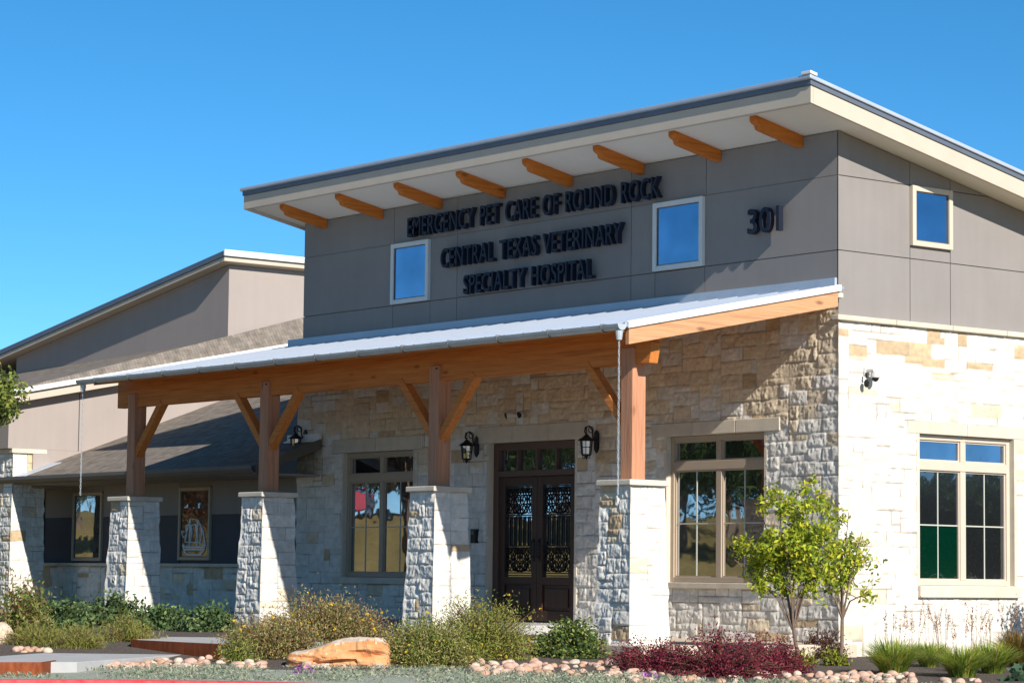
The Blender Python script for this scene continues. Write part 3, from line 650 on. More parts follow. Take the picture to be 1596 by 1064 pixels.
# low shingle roof, pitch .37
lr = lambda h: (lambda x, y: 2.515+0.37*(y+1.35)+h)
m = MB(); m.sbox(-21.85, LX1-0.02, -1.35, 6.5, lr(-0.10), lr(0.0)); m.sbox(LX1-0.019, -12.36, -1.35, -0.06, lr(-0.10), lr(0.0)); m.build('low_roof', M['shingle'], B)
m = MB(); m.box(-21.85, -12.42, -1.30, 0.05, 2.36, 2.39); m.build('low_soffit', M['stucco'], B)
m = MB(); m.box(-21.85, -12.36, -1.38, -1.352, 2.36, 2.50); m.build('low_fascia', M['gutter_dark'], B)
m = MB(); m.sbox(-12.36, -12.33, -1.38, -0.06, lr(-0.16), lr(0.012)); m.build('low_rake', M['gutter_dark'], B)
gp = [(-1.38, 0.0), (-1.38, -0.125), (-1.45, -0.125), (-1.50, -0.06), (-1.50, 0.0), (-1.485, 0.0), (-1.485, -0.055), (-1.445, -0.11), (-1.395, -0.11), (-1.395, 0.0)]
m = MB(); m.prism([(-21.9, y, 2.505+z) for y, z in gp], (21.9-12.30, 0, 0)); m.build('low_gutter', M['gutter_dark'], B)
m = MB(); m.box(-13.35, -12.36, -0.085, -0.03, 2.99, 3.10); m.sbox(-13.35, -12.36, -0.16, -0.085, lr(0.002), lr(0.02)); m.build('low_flashing', M['white_metal'], B)
# gabled bay on the left: rake faces the sun side
r2 = lambda h: (lambda x, y: 4.241+0.204*(y+1.343)+h)
BX, BY = -20.9, -1.55
m = MB(); m.prism([(BX, BY, 3.06), (BX, 10, 3.06), (BX, 10, r2(-0.2)(0, 10)), (BX, BY, r2(-0.2)(0, BY))], (-12, 0, 0)); m.box(-32, BX-0.001, -1.0, 9.9, 2.3, 3.058); m.box(-32, -23.61, -0.99, 9.89, -0.5, 2.298); bay = m.build('bay_wall', M['stucco'], B)
m = MB(); m.box(BX, BX+0.006, -0.02, 0.0, 3.06, 4.2); m.build('control_joint', M['joint'], bay)
m = MB(); zf = r2(-0.03)(0, -2.0); zk = 5.505
vv = [(-20.6, -2.0, zf), (-33, -2.0, zf), (-33, 3.475, 5.22), (-21, 3.475, zk), (-21, 5.3, 6.086), (-21, 10, 7.3), (-20.6, 10, r2(-0.03)(0, 10)), (-33, 10, 5.3)]
m.add(vv+[(x, y, z-0.05) for x, y, z in vv], [(0,1,2,3), (0,3,4,6), (4,5,6), (8,9,10,11), (8,11,12,14), (12,13,14), (0,1,9,8), (1,2,10,9), (0,6,14,8)])
m.build('bay_roof', M['shingle'], B)
m = MB(); m.sbox(BX+0.20, BX+0.27, BY-0.42, 10, r2(-0.27), r2(-0.088)); m.box(-33, BX+0.19, BY-0.43, BY-0.36, zf-0.27, zf-0.06); m.build('bay_fascia', M['fascia'], B, 0.005)
m = MB(); m.sbox(-21.35, BX+0.195, BY-0.35, 10, r2(-0.27), r2(-0.25)); m.build('bay_soffit', M['soffit'], B)
m = MB(); m.sbox(BX+0.27, BX+0.34, BY-0.48, 10, r2(-0.10), r2(0.0)); m.build('bay_edge', M['white_metal'], B, 0.005)
pillar(-21.27, -1.08, -0.35, 3.06, 0.62, 0.74, 95, tanp=0.03, capz=0.09, capw=0.76)
m = MB(); m.sbox(-21.3, -20.5, -1.40, -0.6, lr(0.004), lr(0.018)); m.build('pier_flashing', M['metal_edge'], B)
# rear block: shed roof falling to the left
VX, VY = -21.0, 3.475
vr = lambda h: (lambda x, y: 7.135+0.1506*(x+20.36)+h)
m = MB(); m.prism([(-30.2, VY, 3.2), (VX, VY, 3.2), (VX, VY, vr(0.02)(VX, 0)), (-30.2, VY, vr(0.02)(-30.2, 0))], (0, 9, 0)); m.build('rear_wall', M['stucco'], B)
m = MB(); m.sbox(-32.5, -20.78, VY-0.26, 13, vr(0.03), vr(0.125)); m.build('rear_fascia', M['fascia'], B, 0.005)
m = MB(); m.sbox(-32.55, -20.762, VY-0.285, 13, vr(0.128), vr(0.245)); m.build('rear_roof', M['metal_dark'], B, 0.008)
m = MB(); m.sbox(-20.76, -20.72, VY-0.295, 13, vr(0.13), vr(0.255)); m.build('rear_edge', M['white_metal'], B)

# ------------------------------------------------------------------ lettering
def lettering(text, x0, x1, z0, z1, label, nmat, cat, depth=0.085, stand=0.05, bold=0.008):
    cu = bpy.data.curves.new('tmp', 'FONT'); cu.body = text; cu.size = 1.0; cu.extrude = 0.0; cu.offset = bold; cu.resolution_u = 6; cu.space_word = 1.5; cu.space_character = 1.06
    t = bpy.data.objects.new('tmp', cu); COL.objects.link(t); bpy.context.view_layer.update()
    me = bpy.data.meshes.new_from_object(t.evaluated_get(bpy.context.evaluated_depsgraph_get()))
    bpy.data.objects.remove(t); bpy.data.curves.remove(cu)
    bm = bmesh.new(); bm.from_mesh(me); bmesh.ops.remove_doubles(bm, verts=bm.verts, dist=1e-5)
    xs = [v.co.x for v in bm.verts]; ys = [v.co.y for v in bm.verts]; a, b, c, d = min(xs), max(xs), min(ys), max(ys)
    for v in bm.verts: v.co = Vector((x0+(v.co.x-a)/(b-a)*(x1-x0), 0, z0+(v.co.y-c)/(d-c)*(z1-z0)))
    root = empty('wall_lettering', ((x0+x1)/2, PX, z0)); tag(root, label, cat)
    root_off = Vector(((x0+x1)/2, PX, z0)); seen = set(); nP = 0
    for v in bm.verts:
        if v.index in seen: continue
        st = [v]; comp = []; seen.add(v.index)
        while st:
            q = st.pop(); comp.append(q)
            for e in q.link_edges:
                ov = e.other_vert(q)
                if ov.index not in seen: seen.add(ov.index); st.append(ov)
        idx = {q.index: i for i, q in enumerate(comp)}; fs = {f for q in comp for f in q.link_faces}
        b2 = bmesh.new(); vs = [b2.verts.new((q.co.x-root_off.x, -stand, q.co.z-root_off.z)) for q in comp]
        for f in fs:
            try: b2.faces.new([vs[idx[q.index]] for q in f.verts])
            except ValueError: pass
        r = bmesh.ops.extrude_face_region(b2, geom=list(b2.faces))
        for g_ in r['geom']:
            if isinstance(g_, bmesh.types.BMVert): g_.co.y -= depth
        bmesh.ops.recalc_face_normals(b2, faces=b2.faces)
        mm = bpy.data.meshes.new('letter'); b2.to_mesh(mm); b2.free(); mm.materials.append(nmat)
        o = bpy.data.objects.new('letter', mm); COL.objects.link(o); o.parent = root; nP += 1
    bm.free(); bpy.data.meshes.remove(me)
    p = MB(); cx = (x1-x0)/2
    for i in range(max(3, int((x1-x0)/0.35))):
        x = -cx+(i+0.5)*(2*cx)/max(3, int((x1-x0)/0.35))
    return root
lettering('EMERGENCY PET CARE OF ROUND ROCK', -9.86, -3.58, 6.26, 6.585, 'topmost and longest row of dark raised capital letters, below the timber corbels', M['letter'], 'sign')
lettering('CENTRAL TEXAS VETERINARY', -8.93, -4.42, 5.665, 5.985, 'middle row of dark raised capital letters between the two blue upper windows', M['letter'], 'sign')
lettering('SPECIALTY HOSPITAL', -8.31, -5.10, 5.19, 5.50, 'lowest and shortest row of dark raised capital letters, above the porch roof', M['letter'], 'sign')
lettering('301', -1.70, -1.06, 5.525, 5.885, 'dark raised street number 301 on the taupe panels near the corner', M['letter'], 'house number', bold=0.012)

# ------------------------------------------------------------------ wall lanterns, camera, small fittings
def lantern(x, z, label, sc_=1.0):
    r = empty('wall_lantern', (x, -0.02, z)); tag(r, label, 'wall lamp', 'black iron wall lanterns')
    b = MB(); b.box(-0.05, 0.05, -0.03, 0.0, -0.12, 0.12)
    b.prism([(-0.05, -0.03, 0.12), (0.05, -0.03, 0.12), (0, -0.03, 0.17)], (0, 0.03, 0)); b.prism([(-0.05, -0.03, -0.12), (0.05, -0.03, -0.12), (0, -0.03, -0.18)], (0, 0.03, 0)); b.build('back_plate', M['iron'], r, 0.005)
    a = MB(); pts = [(0, -0.03, 0.0), (0, -0.09, 0.06), (0, -0.10, 0.16), (0, -0.16, 0.225), (0, -0.235, 0.20), (0, -0.25, 0.13), (0, -0.22, 0.10)]
    a.tube(pts, 0.012, 6); a.ring((0, -0.13, 0.17), 0.045, 0.008, 0, 12, 5); a.tube([(0, -0.215, 0.205), (0, -0.215, 0.085)], 0.008, 6); a.build('bracket_arm', M['iron'], r)
    c = (0, -0.215, 0)
    t = MB(); t.lathe(c, [(0.012, 0.10), (0.03, 0.085), (0.055, 0.06), (0.125, 0.015), (0.13, 0.0), (0.11, -0.005)], 8); t.build('lamp_roof', M['iron'], r)
    g = MB(); g.lathe(c, [(0.085, -0.008), (0.068, -0.20)], 8); g.build('lamp_glass', M['lampglass'], r)
    k = MB()
    for i in range(8):
        q = 2*math.pi*i/8; k.tube([(0.09*math.cos(q), c[1]+0.09*math.sin(q), -0.006), (0.072*math.cos(q), c[1]+0.072*math.sin(q), -0.205)], 0.006, 5)
    k.ring((0, c[1], -0.10), 0.082, 0.006, 2, 16, 5); k.lathe(c, [(0.078, -0.202), (0.08, -0.215), (0.03, -0.235), (0.012, -0.25), (0.016, -0.265), (0.004, -0.28)], 10)
    for s in (-1, 1): k.ring((s*0.06, c[1], -0.235), 0.028, 0.006, 1, 10, 5)
    k.build('lamp_cage', M['iron'], r)
    return r
lantern(-7.98, 2.74, 'black iron wall lantern on the stone left of the double door')
lantern(-5.03, 2.72, 'black iron wall lantern right of the double door, overlapping the transom corner')
lantern(-12.86, 3.02, 'black iron wall lantern at the left end of the tower, above the low shingle roof')
r = empty('security_camera', (0.045, 0.52, 3.50)); r.scale = (0.82, 0.82, 0.82); tag(r, 'white domed security camera on the sunlit side wall', 'security camera')
a = MB(); a.box(-0.05, 0.0, -0.07, 0.07, -0.03, 0.10); a.box(0.0, 0.16, -0.03, 0.03, 0.02, 0.07); a.build('bracket', M['camwhite'], r, 0.008)
a = MB(); a.lathe((0.13, 0.05, -0.06), [(0.03, 0.10), (0.075, 0.07), (0.085, 0.0), (0.08, -0.015)], 16); a.build('housing', M['camwhite'], r, smooth=False)
a = MB(); a.lathe((0.13, 0.05, -0.075), [(0.062, 0.0), (0.055, -0.035), (0.03, -0.06), (0.005, -0.068)], 14); a.build('lens_dome', M['iron'], r)
a = MB(); a.tube([(0.06, -0.10, 0.0), (0.08, -0.11, -0.08)], 0.02, 8); a.lathe((0.085, -0.115, -0.24), [(0.015, 0.0), (0.042, 0.03), (0.045, 0.09), (0.02, 0.13)], 12); a.build('floodlight_head', M['iron'], r)
r = empty('wall_spotlight', (-6.86, -0.03, 3.18)); tag(r, 'pale twin headed spotlight on the stone above the door', 'spotlight')
a = MB(); a.lathe((0, 0, 0), [(0.05, -0.01), (0.05, 0.01)], 12); a.box(-0.05, 0.05, -0.06, 0.03, -0.04, 0.04); a.build('base', M['camwhite'], r, 0.006)
for s in (-1, 1):
    a = MB(); a.tube([(s*0.05, -0.05, 0.0), (s*0.12, -0.10, 0.02), (s*0.16, -0.17, 0.0)], [0.025, 0.05, 0.06], 12); a.build('lamp_head', M['camwhite'], r)
    a = MB(); a.tube([(s*0.16, -0.171, 0.0), (s*0.162, -0.18, -0.003)], 0.05, 12); a.build('lens', M['iron'], r)
r = empty('intercom', (-8.0, -0.05, 1.315)); tag(r, 'small dark intercom box on the shaded stone left of the door', 'intercom')
a = MB(); a.box(-0.065, 0.065, -0.03, 0.06, -0.11, 0.11); a.build('box', M['iron'], r, 0.008)
a = MB(); a.lathe((0, 0, 0), [(0.02, 0), (0.02, 0.01)], 10); a.box(-0.03, 0.03, -0.036, -0.03, 0.02, 0.08); a.build('speaker', M['gutter_dark'], r)
def chain(x, ztop, zbot, label):
    r = empty('rain_chain', (x, CY0-0.055, zbot)); tag(r, label, 'rain chain', 'rain chains under the porch gutter')
    n = int((ztop-zbot)/0.055); m = MB()
    for i in range(n):
        z = i*0.055; ax_ = i % 2
        pts = [((0.011*math.cos(a) if ax_ else 0), (0 if ax_ else 0.011*math.cos(a)), z+0.03+0.034*math.sin(a)) for a in np.linspace(0, 2*math.pi, 9)]
        m.tube(pts, 0.0040, 4, False)
    m.build('links', M['gutter'], r); return r
chain(-13.70, 3.70, 1.95, 'grey rain chain hanging from the far left end of the porch gutter')
chain(0.02, 3.70, 1.72, 'grey rain chain hanging in front of the sunlit right hand post')

# ------------------------------------------------------------------ walk, kerb, edging
def slab(name, pix, ztop, th, m):
    p = [at(a, b, ztop) for a, b in pix]; k = MB(); k.prism([(q.x, q.y, ztop) for q in p], (0, 0, -th)); return k.build(name, m, None, 0.006)
t1, t2 = -0.165, -0.30
tag(slab('upper_walk', [(206, 996), (350, 1002), (470, 1003), (640, 985), (520, 978), (300, 986), (232, 991)], t1, 0.35, M['concrete']), kind='structure')
tag(slab('lower_walk', [(-60, 1031), (62, 1031), (120, 1031), (330, 1016), (344, 1010), (215, 1009), (120, 1013), (-60, 1026)], t2, 0.3, M['concrete']), kind='structure')
def edging(pix, ztop, h, label):
    p = [at(a, b, ztop+0.012) for a, b in pix]; o = empty('steel_edging', p[0]-Vector((0, 0, h))); tag(o, label, 'edging', 'rusty steel edgings of the walk')
    for a, b in zip(p[:-1], p[1:]):
        k = MB(); d = (b-a).normalized(); nrm = Vector((d.y, -d.x, 0))
        if nrm.dot(Vector((DH[0], DH[1], 0))) > 0: nrm = -nrm
        q = [a, b, b+nrm*0.025, a+nrm*0.025]
        k.prism([tuple(v-p[0]+Vector((0, 0, h))) for v in q], (0, 0, -h-0.2)); k.build('plate', M['rust'], o)
    return o
edging([(232, 990), (207, 996), (345, 1003)], t1, 0.14, 'rusty brown steel edging along the front of the upper concrete walk')
edging([(-50, 1031), (64, 1031), (84, 1028)], t2, 0.12, 'rusty brown steel edging below the lower walk at the bottom left corner')
kb = MB(); S = np.arange(-30, 14, 1.0)
_k = [sw(*at(px, py, -0.435)[:2]) for px, py in ((0, 1057.5), (300, 1059.5), (560, 1065))]
_c = np.polyfit([q[0] for q in _k], [q[1] for q in _k], 2)
def kw(s_):
    s_ = np.asarray(s_, float); c = np.clip(s_, -8, -1.0); d1 = np.polyder(_c)
    return np.polyval(_c, c)+np.clip(np.polyval(d1, c), -0.35, 0.35)*np.clip(s_-c, -6, 6)
def kz(s_):
    x0, y0_ = xy(s_, kw(s_)); t = float(sstep(np.array(s_, float), -2.0, 2.0)); return -0.435*(1-t)+(float(zg(x0, y0_))+0.06)*t
for a, b in zip(S[:-1], S[1:]):
    q = [xy(a, kw(a)), xy(b, kw(b)), xy(b, kw(b)-0.17), xy(a, kw(a)-0.17)]; za, zb_ = kz(a), kz(b)
    kb.add([(p[0], p[1], -0.9) for p in q]+[(p[0], p[1], z) for p, z in zip(q, (za, zb_, zb_, za))], [(0,3,2,1),(4,5,6,7),(0,1,5,4),(1,2,6,5),(2,3,7,6),(3,0,4,7)])
gr = sw_sheet('gravel_verge', np.arange(-17, 9.1, 0.5), np.linspace(0, 1, 12), 0.016, M['gravel'], wfun=lambda s_, t: kw(s_)-0.03+t*(29.6-kw(s_)))
tag(gr, kind='structure')
rd = sw_sheet('road', np.arange(-70, 50, 1.0), np.linspace(0, 1, 60), -0.05, M['roadbounce'], wfun=lambda s_, t: -12+t*(kw(s_)-0.08+12)); tag(rd, kind='structure')  # made pale and wide beyond view to bounce sunlight onto the walls
kb = kb.build('kerb', M['red']); tag(kb, kind='structure')

# ------------------------------------------------------------------ plants
RV = Vector((RH[0], RH[1], 0)); DV = Vector((DH[0], DH[1], 0))
def leaves(P, L, Wd, pal, wts, seed, up=0.3, name='foliage', parent=None, bright=0.25, jit=0.4):
    g = np.random.default_rng(seed); n = len(P); P = np.asarray(P, float)
    t = g.normal(size=(n, 3)); t[:, 2] += up; t /= np.linalg.norm(t, axis=1)[:, None]
    b = np.cross(t, g.normal(size=(n, 3))); b /= np.linalg.norm(b, axis=1)[:, None]
    nn = np.cross(t, b); l = L*(1+jit*(g.random(n)-0.5))[:, None]; w_ = Wd*(1+jit*(g.random(n)-0.5))[:, None]
    v = np.stack([P-t*l*0.5, P+b*w_*0.5+nn*w_*0.15, P+t*l*0.5, P-b*w_*0.5+nn*w_*0.15], 1).reshape(-1, 3)
    pal = np.array(pal); ci = g.choice(len(pal), n, p=np.array(wts)/sum(wts)); c = pal[ci]*1.3*(1+bright*(g.random((n, 1))-0.5)*2)
    return link_mesh(name, v, np.arange(4*n).reshape(n, 4), M['leaf'], parent, np.repeat(c, 4, 0))
def tubes_mesh(name, paths, r0, r1, m, parent, n=4):
    k = MB()
    for p in paths: k.tube(p, list(np.linspace(r0, r1, len(p))), n, False)
    return k.build(name, m, parent)
def shrub(name, loc, rx, ry, h, label, cat, pal, wts, n, L, Wd, seed, group=None, twigs=70, spread=0.05, flat=0.55, t0=0.30, flowers=None, up=0.3, twm='twig', lump=0.35, spikes=0):
    g = np.random.default_rng(seed); r = empty(name, loc); tag(r, label, cat, group)
    paths = []; P = []
    lumps = g.normal(size=(7, 3)); lumps /= np.linalg.norm(lumps, axis=1)[:, None]; lw = g.random(7)
    for i in range(twigs):
        a = g.random()*2*math.pi; q = g.random()**flat; ct = math.cos(q*math.pi/2*1.02)
        d = np.array([math.cos(a)*math.sin(q*math.pi/2), math.sin(a)*math.sin(q*math.pi/2), ct])
        k = 1-lump*0.5+lump*np.max(lw*np.clip(lumps@d, 0, 1)**3)*1.4+0.22*(g.random()-0.5)
        if i < spikes: k *= 1.08+0.2*g.random()
        e = (RV*float(d[0]*rx*k)+DV*float(d[1]*ry*k)+Vector((0, 0, float(max(d[2]*h*k, 0.05*h)))))
        s = e*0.06; s.z = 0
        mid_ = s*0.5+e*0.5+Vector((0, 0, 0.10*h)); paths.append([tuple(s-Vector((0, 0, 0.03))), tuple(mid_), tuple(e)])
        m_ = int(n/twigs)
        for j in range(m_):
            t = t0+(1-t0)*g.random()**0.7
            p = (np.array(s)*(1-t)**2+2*np.array(mid_)*t*(1-t)+np.array(e)*t*t)+g.normal(size=3)*spread*(0.6+t)
            P.append(p)
    P = np.array(P); P[:, 2] = np.maximum(P[:, 2], 0.015)
    tubes_mesh('stems', paths, 0.008, 0.003, M[twm], r)
    leaves(P, L, Wd, pal, wts, seed+1, up, parent=r)
    if flowers:
        k, col, sz = flowers; e = np.array([p[-1] for p in paths]); e = e[g.choice(len(e), k)]+g.normal(size=(k, 3))*0.05
        e[:, 2] += 0.02
        for q in range(k): leaves(e[q]+g.normal(size=(5, 3))*sz*0.22, sz, sz*0.7, [col], [1], seed+2+q, 0.0, 'flower', r)
    return r
def tuft(name, loc, rad, h, label, cat, pal, wts, n, seed, group=None, stalks=0, sh=0.6, spal=None, arch=0.5, wd=0.007):
    g = np.random.default_rng(seed); r = empty(name, loc); tag(r, label, cat, group)
    V = []; F = []; Cc = []; pal = np.array(pal)
    for i in range(n):
        a = g.random()*2*math.pi; q = g.random(); b = np.array([math.cos(a), math.sin(a), 0])*rad*0.28*math.sqrt(g.random())
        l = h*(0.6+0.5*g.random()); lean = arch*(0.15+q)*1.0
        d = np.array([math.cos(a), math.sin(a), 0]); sd = np.array([-d[1], d[0], 0])*wd
        c = pal[g.choice(len(pal), p=np.array(wts)/sum(wts))]*(0.8+0.4*g.random()); o = len(V)
        for k, t in enumerate((0, 0.35, 0.7, 1.0)):
            p = b+d*lean*l*t**1.7*1.2+np.array([0, 0, l*(t-0.45*lean*t*t)]); w_ = (1, 0.85, 0.55, 0.08)[k]
            V += [p-sd*w_, p+sd*w_]; Cc += [c*(0.85+0.3*t)]*2
        F += [(o+2*k, o+2*k+1, o+2*k+3, o+2*k+2) for k in range(3)]
    link_mesh('blades', V, F, M['leaf'], r, np.array(Cc))
    if stalks:
        paths = []; P = []
        for i in range(stalks):
            a = g.random()*2*math.pi; l = sh*(0.7+0.4*g.random()); ln_ = 0.32*g.random(); e = np.array([math.cos(a)*ln_*l, math.sin(a)*ln_*l, l])
            m_ = e*0.5*np.array([0.6, 0.6, 1.05]); b = np.array([math.cos(a), math.sin(a), 0])*rad*0.2; paths.append([tuple(b), tuple(b+m_), tuple(b+e)])
            P = []
            for j in range(26):
                t = 0.68+0.34*g.random(); P.append(b+m_*0+(2*m_*t*(1-t)*1.0+e*t*t)+g.normal(size=3)*0.010)
            st_ = tubes_mesh('stalk', [paths[-1]], 0.003, 0.0018, M['twig'], r, 3)
            leaves(P, 0.034, 0.010, spal, [1]*len(spal), seed+4+i, 0.9, 'seed_head', st_)
    return r
G1, G2, G3, G4 = (0.10, 0.145, 0.032), (0.19, 0.22, 0.045), (0.30, 0.30, 0.06), (0.045, 0.08, 0.026)
BR, OL, TN = (0.30, 0.19, 0.085), (0.26, 0.23, 0.075), (0.44, 0.33, 0.16)
YL = (0.75, 0.50, 0.03)
def gpos(px, py): return at(px, py)
# mounds of brown green perennials with small yellow flowers
mixB = [BR, OL, G2, TN, G1]; mixC = [(0.22, 0.24, 0.06), G2, G3, TN, G1]
shrub('perennial_bush', gpos(428, 1024), 0.58, 0.50, 0.44, 'brownish green flowering bush at the left end of the orange boulder', 'bush', mixB, [4, 3, 2, 2, 1], 13500, 0.042, 0.012, 101, 'loose flowering bushes in the bed', 260, 0.05, 0.5, 0.15, (26, YL, 0.03), 0.8, spikes=18)
shrub('perennial_bush', gpos(520, 1004), 0.90, 0.60, 0.62, 'tall brownish bush with small yellow flowers rising behind the orange boulder', 'bush', mixB, [4, 3, 2, 3, 1], 18000, 0.042, 0.012, 102, 'loose flowering bushes in the bed', 340, 0.05, 0.5, 0.15, (34, YL, 0.032), 0.8, spikes=34)
shrub('perennial_bush', gpos(668, 1038), 0.62, 0.50, 0.64, 'olive green bush overlapping the right end of the orange boulder', 'bush', mixC, [4, 3, 2, 2, 2], 18000, 0.042, 0.012, 103, 'loose flowering bushes in the bed', 340, 0.05, 0.5, 0.12, (16, YL, 0.028), 0.8, spikes=22)
shrub('perennial_bush', gpos(755, 1026), 0.66, 0.50, 0.64, 'light green bush with yellow blooms below the third stone pillar and the door', 'bush', [G3, G2, (0.24, 0.27, 0.06), BR], [4, 4, 3, 1], 18000, 0.042, 0.012, 104, 'loose flowering bushes in the bed', 340, 0.05, 0.5, 0.12, (20, YL, 0.03), 0.8, spikes=28)
shrub('perennial_bush', gpos(372, 1033), 0.30, 0.25, 0.26, 'small bright green bush beside the end of the upper steel edging', 'bush', [G2, G3, G1], [3, 2, 2], 1500, 0.05, 0.014, 105, 'loose flowering bushes in the bed', 50, 0.03, 0.5, 0.15, None, 0.8)
shrub('rounded_shrub', gpos(886, 1024), 0.50, 0.42, 0.44, 'dark glossy green rounded shrub left of the right hand pillar', 'shrub', [G4, G1, G2, (0.22, 0.26, 0.07)], [4, 4, 2, 2], 6500, 0.055, 0.026, 106, None, 120, 0.035, 0.55, 0.2)
PU = [(0.19, 0.024, 0.046), (0.12, 0.019, 0.034), (0.29, 0.05, 0.07), (0.10, 0.034, 0.034)]
shrub('burgundy_shrub', gpos(1025, 1046), 0.60, 0.42, 0.36, 'low burgundy shrub at the foot of the right hand pillar', 'shrub', PU, [4, 3, 2, 1], 6000, 0.036, 0.018, 107, 'burgundy shrubs', 150, 0.03, 0.5, 0.12, spikes=25)
shrub('burgundy_shrub', gpos(1120, 1055), 0.62, 0.45, 0.47, 'tallest burgundy shrub, in the middle below the corner window', 'shrub', PU, [4, 3, 2, 1], 7000, 0.036, 0.018, 108, 'burgundy shrubs', 170, 0.03, 0.5, 0.12, spikes=30)
shrub('burgundy_shrub', gpos(1195, 1048), 0.52, 0.45, 0.44, 'burgundy shrub touching the trunk of the larger young tree', 'shrub', PU, [4, 3, 2, 1], 6000, 0.036, 0.018, 109, 'burgundy shrubs', 150, 0.03, 0.5, 0.12, spikes=25)
shrub('burgundy_shrub', gpos(1280, 1026), 0.36, 0.30, 0.36, 'dull brownish burgundy shrub between the two young tree trunks', 'shrub', [(0.075, 0.025, 0.022), (0.05, 0.022, 0.018), (0.10, 0.05, 0.03)], [3, 2, 1], 3400, 0.036, 0.018, 110, 'burgundy shrubs', 100, 0.03, 0.5, 0.15)
for px, py, h, lb in ((1250, 1040, 0.22, 'yellow green shoots round the trunk of the larger young tree'), (1300, 1038, 0.24, 'yellow green shoots round the trunk of the smaller young tree')):
    shrub('basal_shoots', gpos(px, py), 0.17, 0.14, h, lb, 'plant', [(0.26, 0.27, 0.03), (0.17, 0.2, 0.03)], [1, 1], 420, 0.055, 0.026, int(px), 'shoots at the tree bases', 26, 0.02, 0.6, 0.3)
# leafy bed on the left
DG = [(0.07, 0.12, 0.045), (0.115, 0.175, 0.06), (0.19, 0.24, 0.09), (0.045, 0.075, 0.03)]
for k, (px, py, rx, h, lb) in enumerate([(95, 984, 0.50, 0.42, 'leafy dark green shrub in front of the far left stone pier'), (175, 978, 0.52, 0.42, 'leafy dark green shrub at the foot of the leftmost porch pillar'),
                                          (250, 982, 0.48, 0.36, 'leafy dark green shrub between the two left porch pillars, nearer the leftmost'), (325, 985, 0.48, 0.36, 'leafy dark green shrub touching the second pillar from the left')]):
    shrub('leafy_shrub', gpos(px, py), rx, 0.4, h, lb, 'shrub', DG, [4, 4, 2, 3], 2600, 0.085, 0.040, 120+k, 'dark leafy shrubs on the left', 80, 0.045, 0.6, 0.2)
shrub('tall_perennial', gpos(28, 992), 0.42, 0.4, 0.72, 'tall straggly brown green plant at the left edge of the bed', 'plant', [G1, BR, G2, OL], [3, 2, 3, 2], 3000, 0.07, 0.024, 131, None, 60, 0.05, 0.7, 0.15, (10, (0.45, 0.12, 0.05), 0.03), 0.6, spikes=20)
for k, (px, py, rx, h, lb) in enumerate([(58, 1006, 0.45, 0.26, 'fine yellow green grass mound beside the small boulder on the left'), (120, 1010, 0.45, 0.28, 'fine yellow green grass mound left of the upper walk, middle of three'), (200, 1000, 0.40, 0.30, 'fine yellow green grass mound against the upper steel edging')]):
    shrub('grass_mound', gpos(px, py), rx, 0.35, h, lb, 'grass', [G3, (0.22, 0.22, 0.05), G2, (0.28, 0.2, 0.09)], [4, 3, 3, 1], 3600, 0.075, 0.006, 140+k, 'fine grass mounds on the left', 110, 0.035, 0.55, 0.05, None, 1.4)
# ornamental grasses along the side wall
GG = [(0.30, 0.39, 0.06), (0.42, 0.46, 0.075), (0.19, 0.30, 0.05), (0.55, 0.42, 0.11)]; SH = [(0.36, 0.20, 0.11), (0.28, 0.13, 0.08), (0.48, 0.32, 0.19)]
for k, (px, py, rd_, h, st, lb) in enumerate([(1392, 1052, 0.52, 0.50, 7, 'largest spiky green grass clump nearest the young trees'), (1448, 1040, 0.36, 0.36, 5, 'small dark green grass clump just right of the largest clump'), (1500, 1056, 0.50, 0.42, 6, 'wide yellow green grass clump below the side window'),
                                              (1548, 1050, 0.42, 0.44, 6, 'green grass clump with pale stalks second from the right frame edge'), (1590, 1040, 0.46, 0.55, 12, 'rusty orange tinted grass clump at the right edge of the view')]):
    pal = GG if k < 4 else [(0.3, 0.17, 0.04), (0.2, 0.17, 0.03), (0.36, 0.24, 0.06)]
    tuft('grass_clump', gpos(px, py), rd_, h, lb, 'grass', pal, [4, 3, 2, 1][:len(pal)], 1000, 150+k, 'spiky grass clumps by the side wall', st, 0.82, SH, 0.8, 0.008)
for k, px in enumerate((1470, 1525, 1425)):
    tuft('tall_grass', gpos(px, 1026), 0.25, 0.25, ['slender tan grass stalks against the white wall below the side window', 'slender tan grass stalks under the right end of the side window', 'slender tan grass stalks behind the largest grass clump'][k], 'grass', GG, [1, 1, 1, 2], 90, 160+k, 'tan flowering stalks by the side wall', 8, 0.66, SH, 0.6)
shrub('broadleaf_plant', gpos(1600, 1062), 0.22, 0.2, 0.24, 'broad blue green leaves at the lower right corner', 'plant', [(0.06, 0.12, 0.07), (0.09, 0.15, 0.08)], [1, 1], 160, 0.13, 0.07, 170, None, 20, 0.03)
shrub('wall_shrub', Vector((1.75, 3.30, float(zg(1.75, 3.30)))), 0.40, 0.40, 1.80, 'upright shrub by the side wall, outside the view to the right', 'shrub', DG, [3, 3, 2, 2], 3200, 0.075, 0.035, 171, None, 80, 0.05, 1.0, 0.25)
for k, (px, py) in enumerate(((472, 1050), (1016, 1060))):
    shrub('purple_flowers', gpos(px, py), 0.10, 0.08, 0.07, ['tiny purple flowers in front of the orange boulder', 'tiny purple flowers among the stones below the burgundy shrubs'][k], 'flowers', [(0.42, 0.06, 0.48), (0.3, 0.05, 0.4), (0.1, 0.13, 0.06)], [3, 2, 1], 160, 0.028, 0.02, 180+k, 'purple flower patches', 14, 0.02)
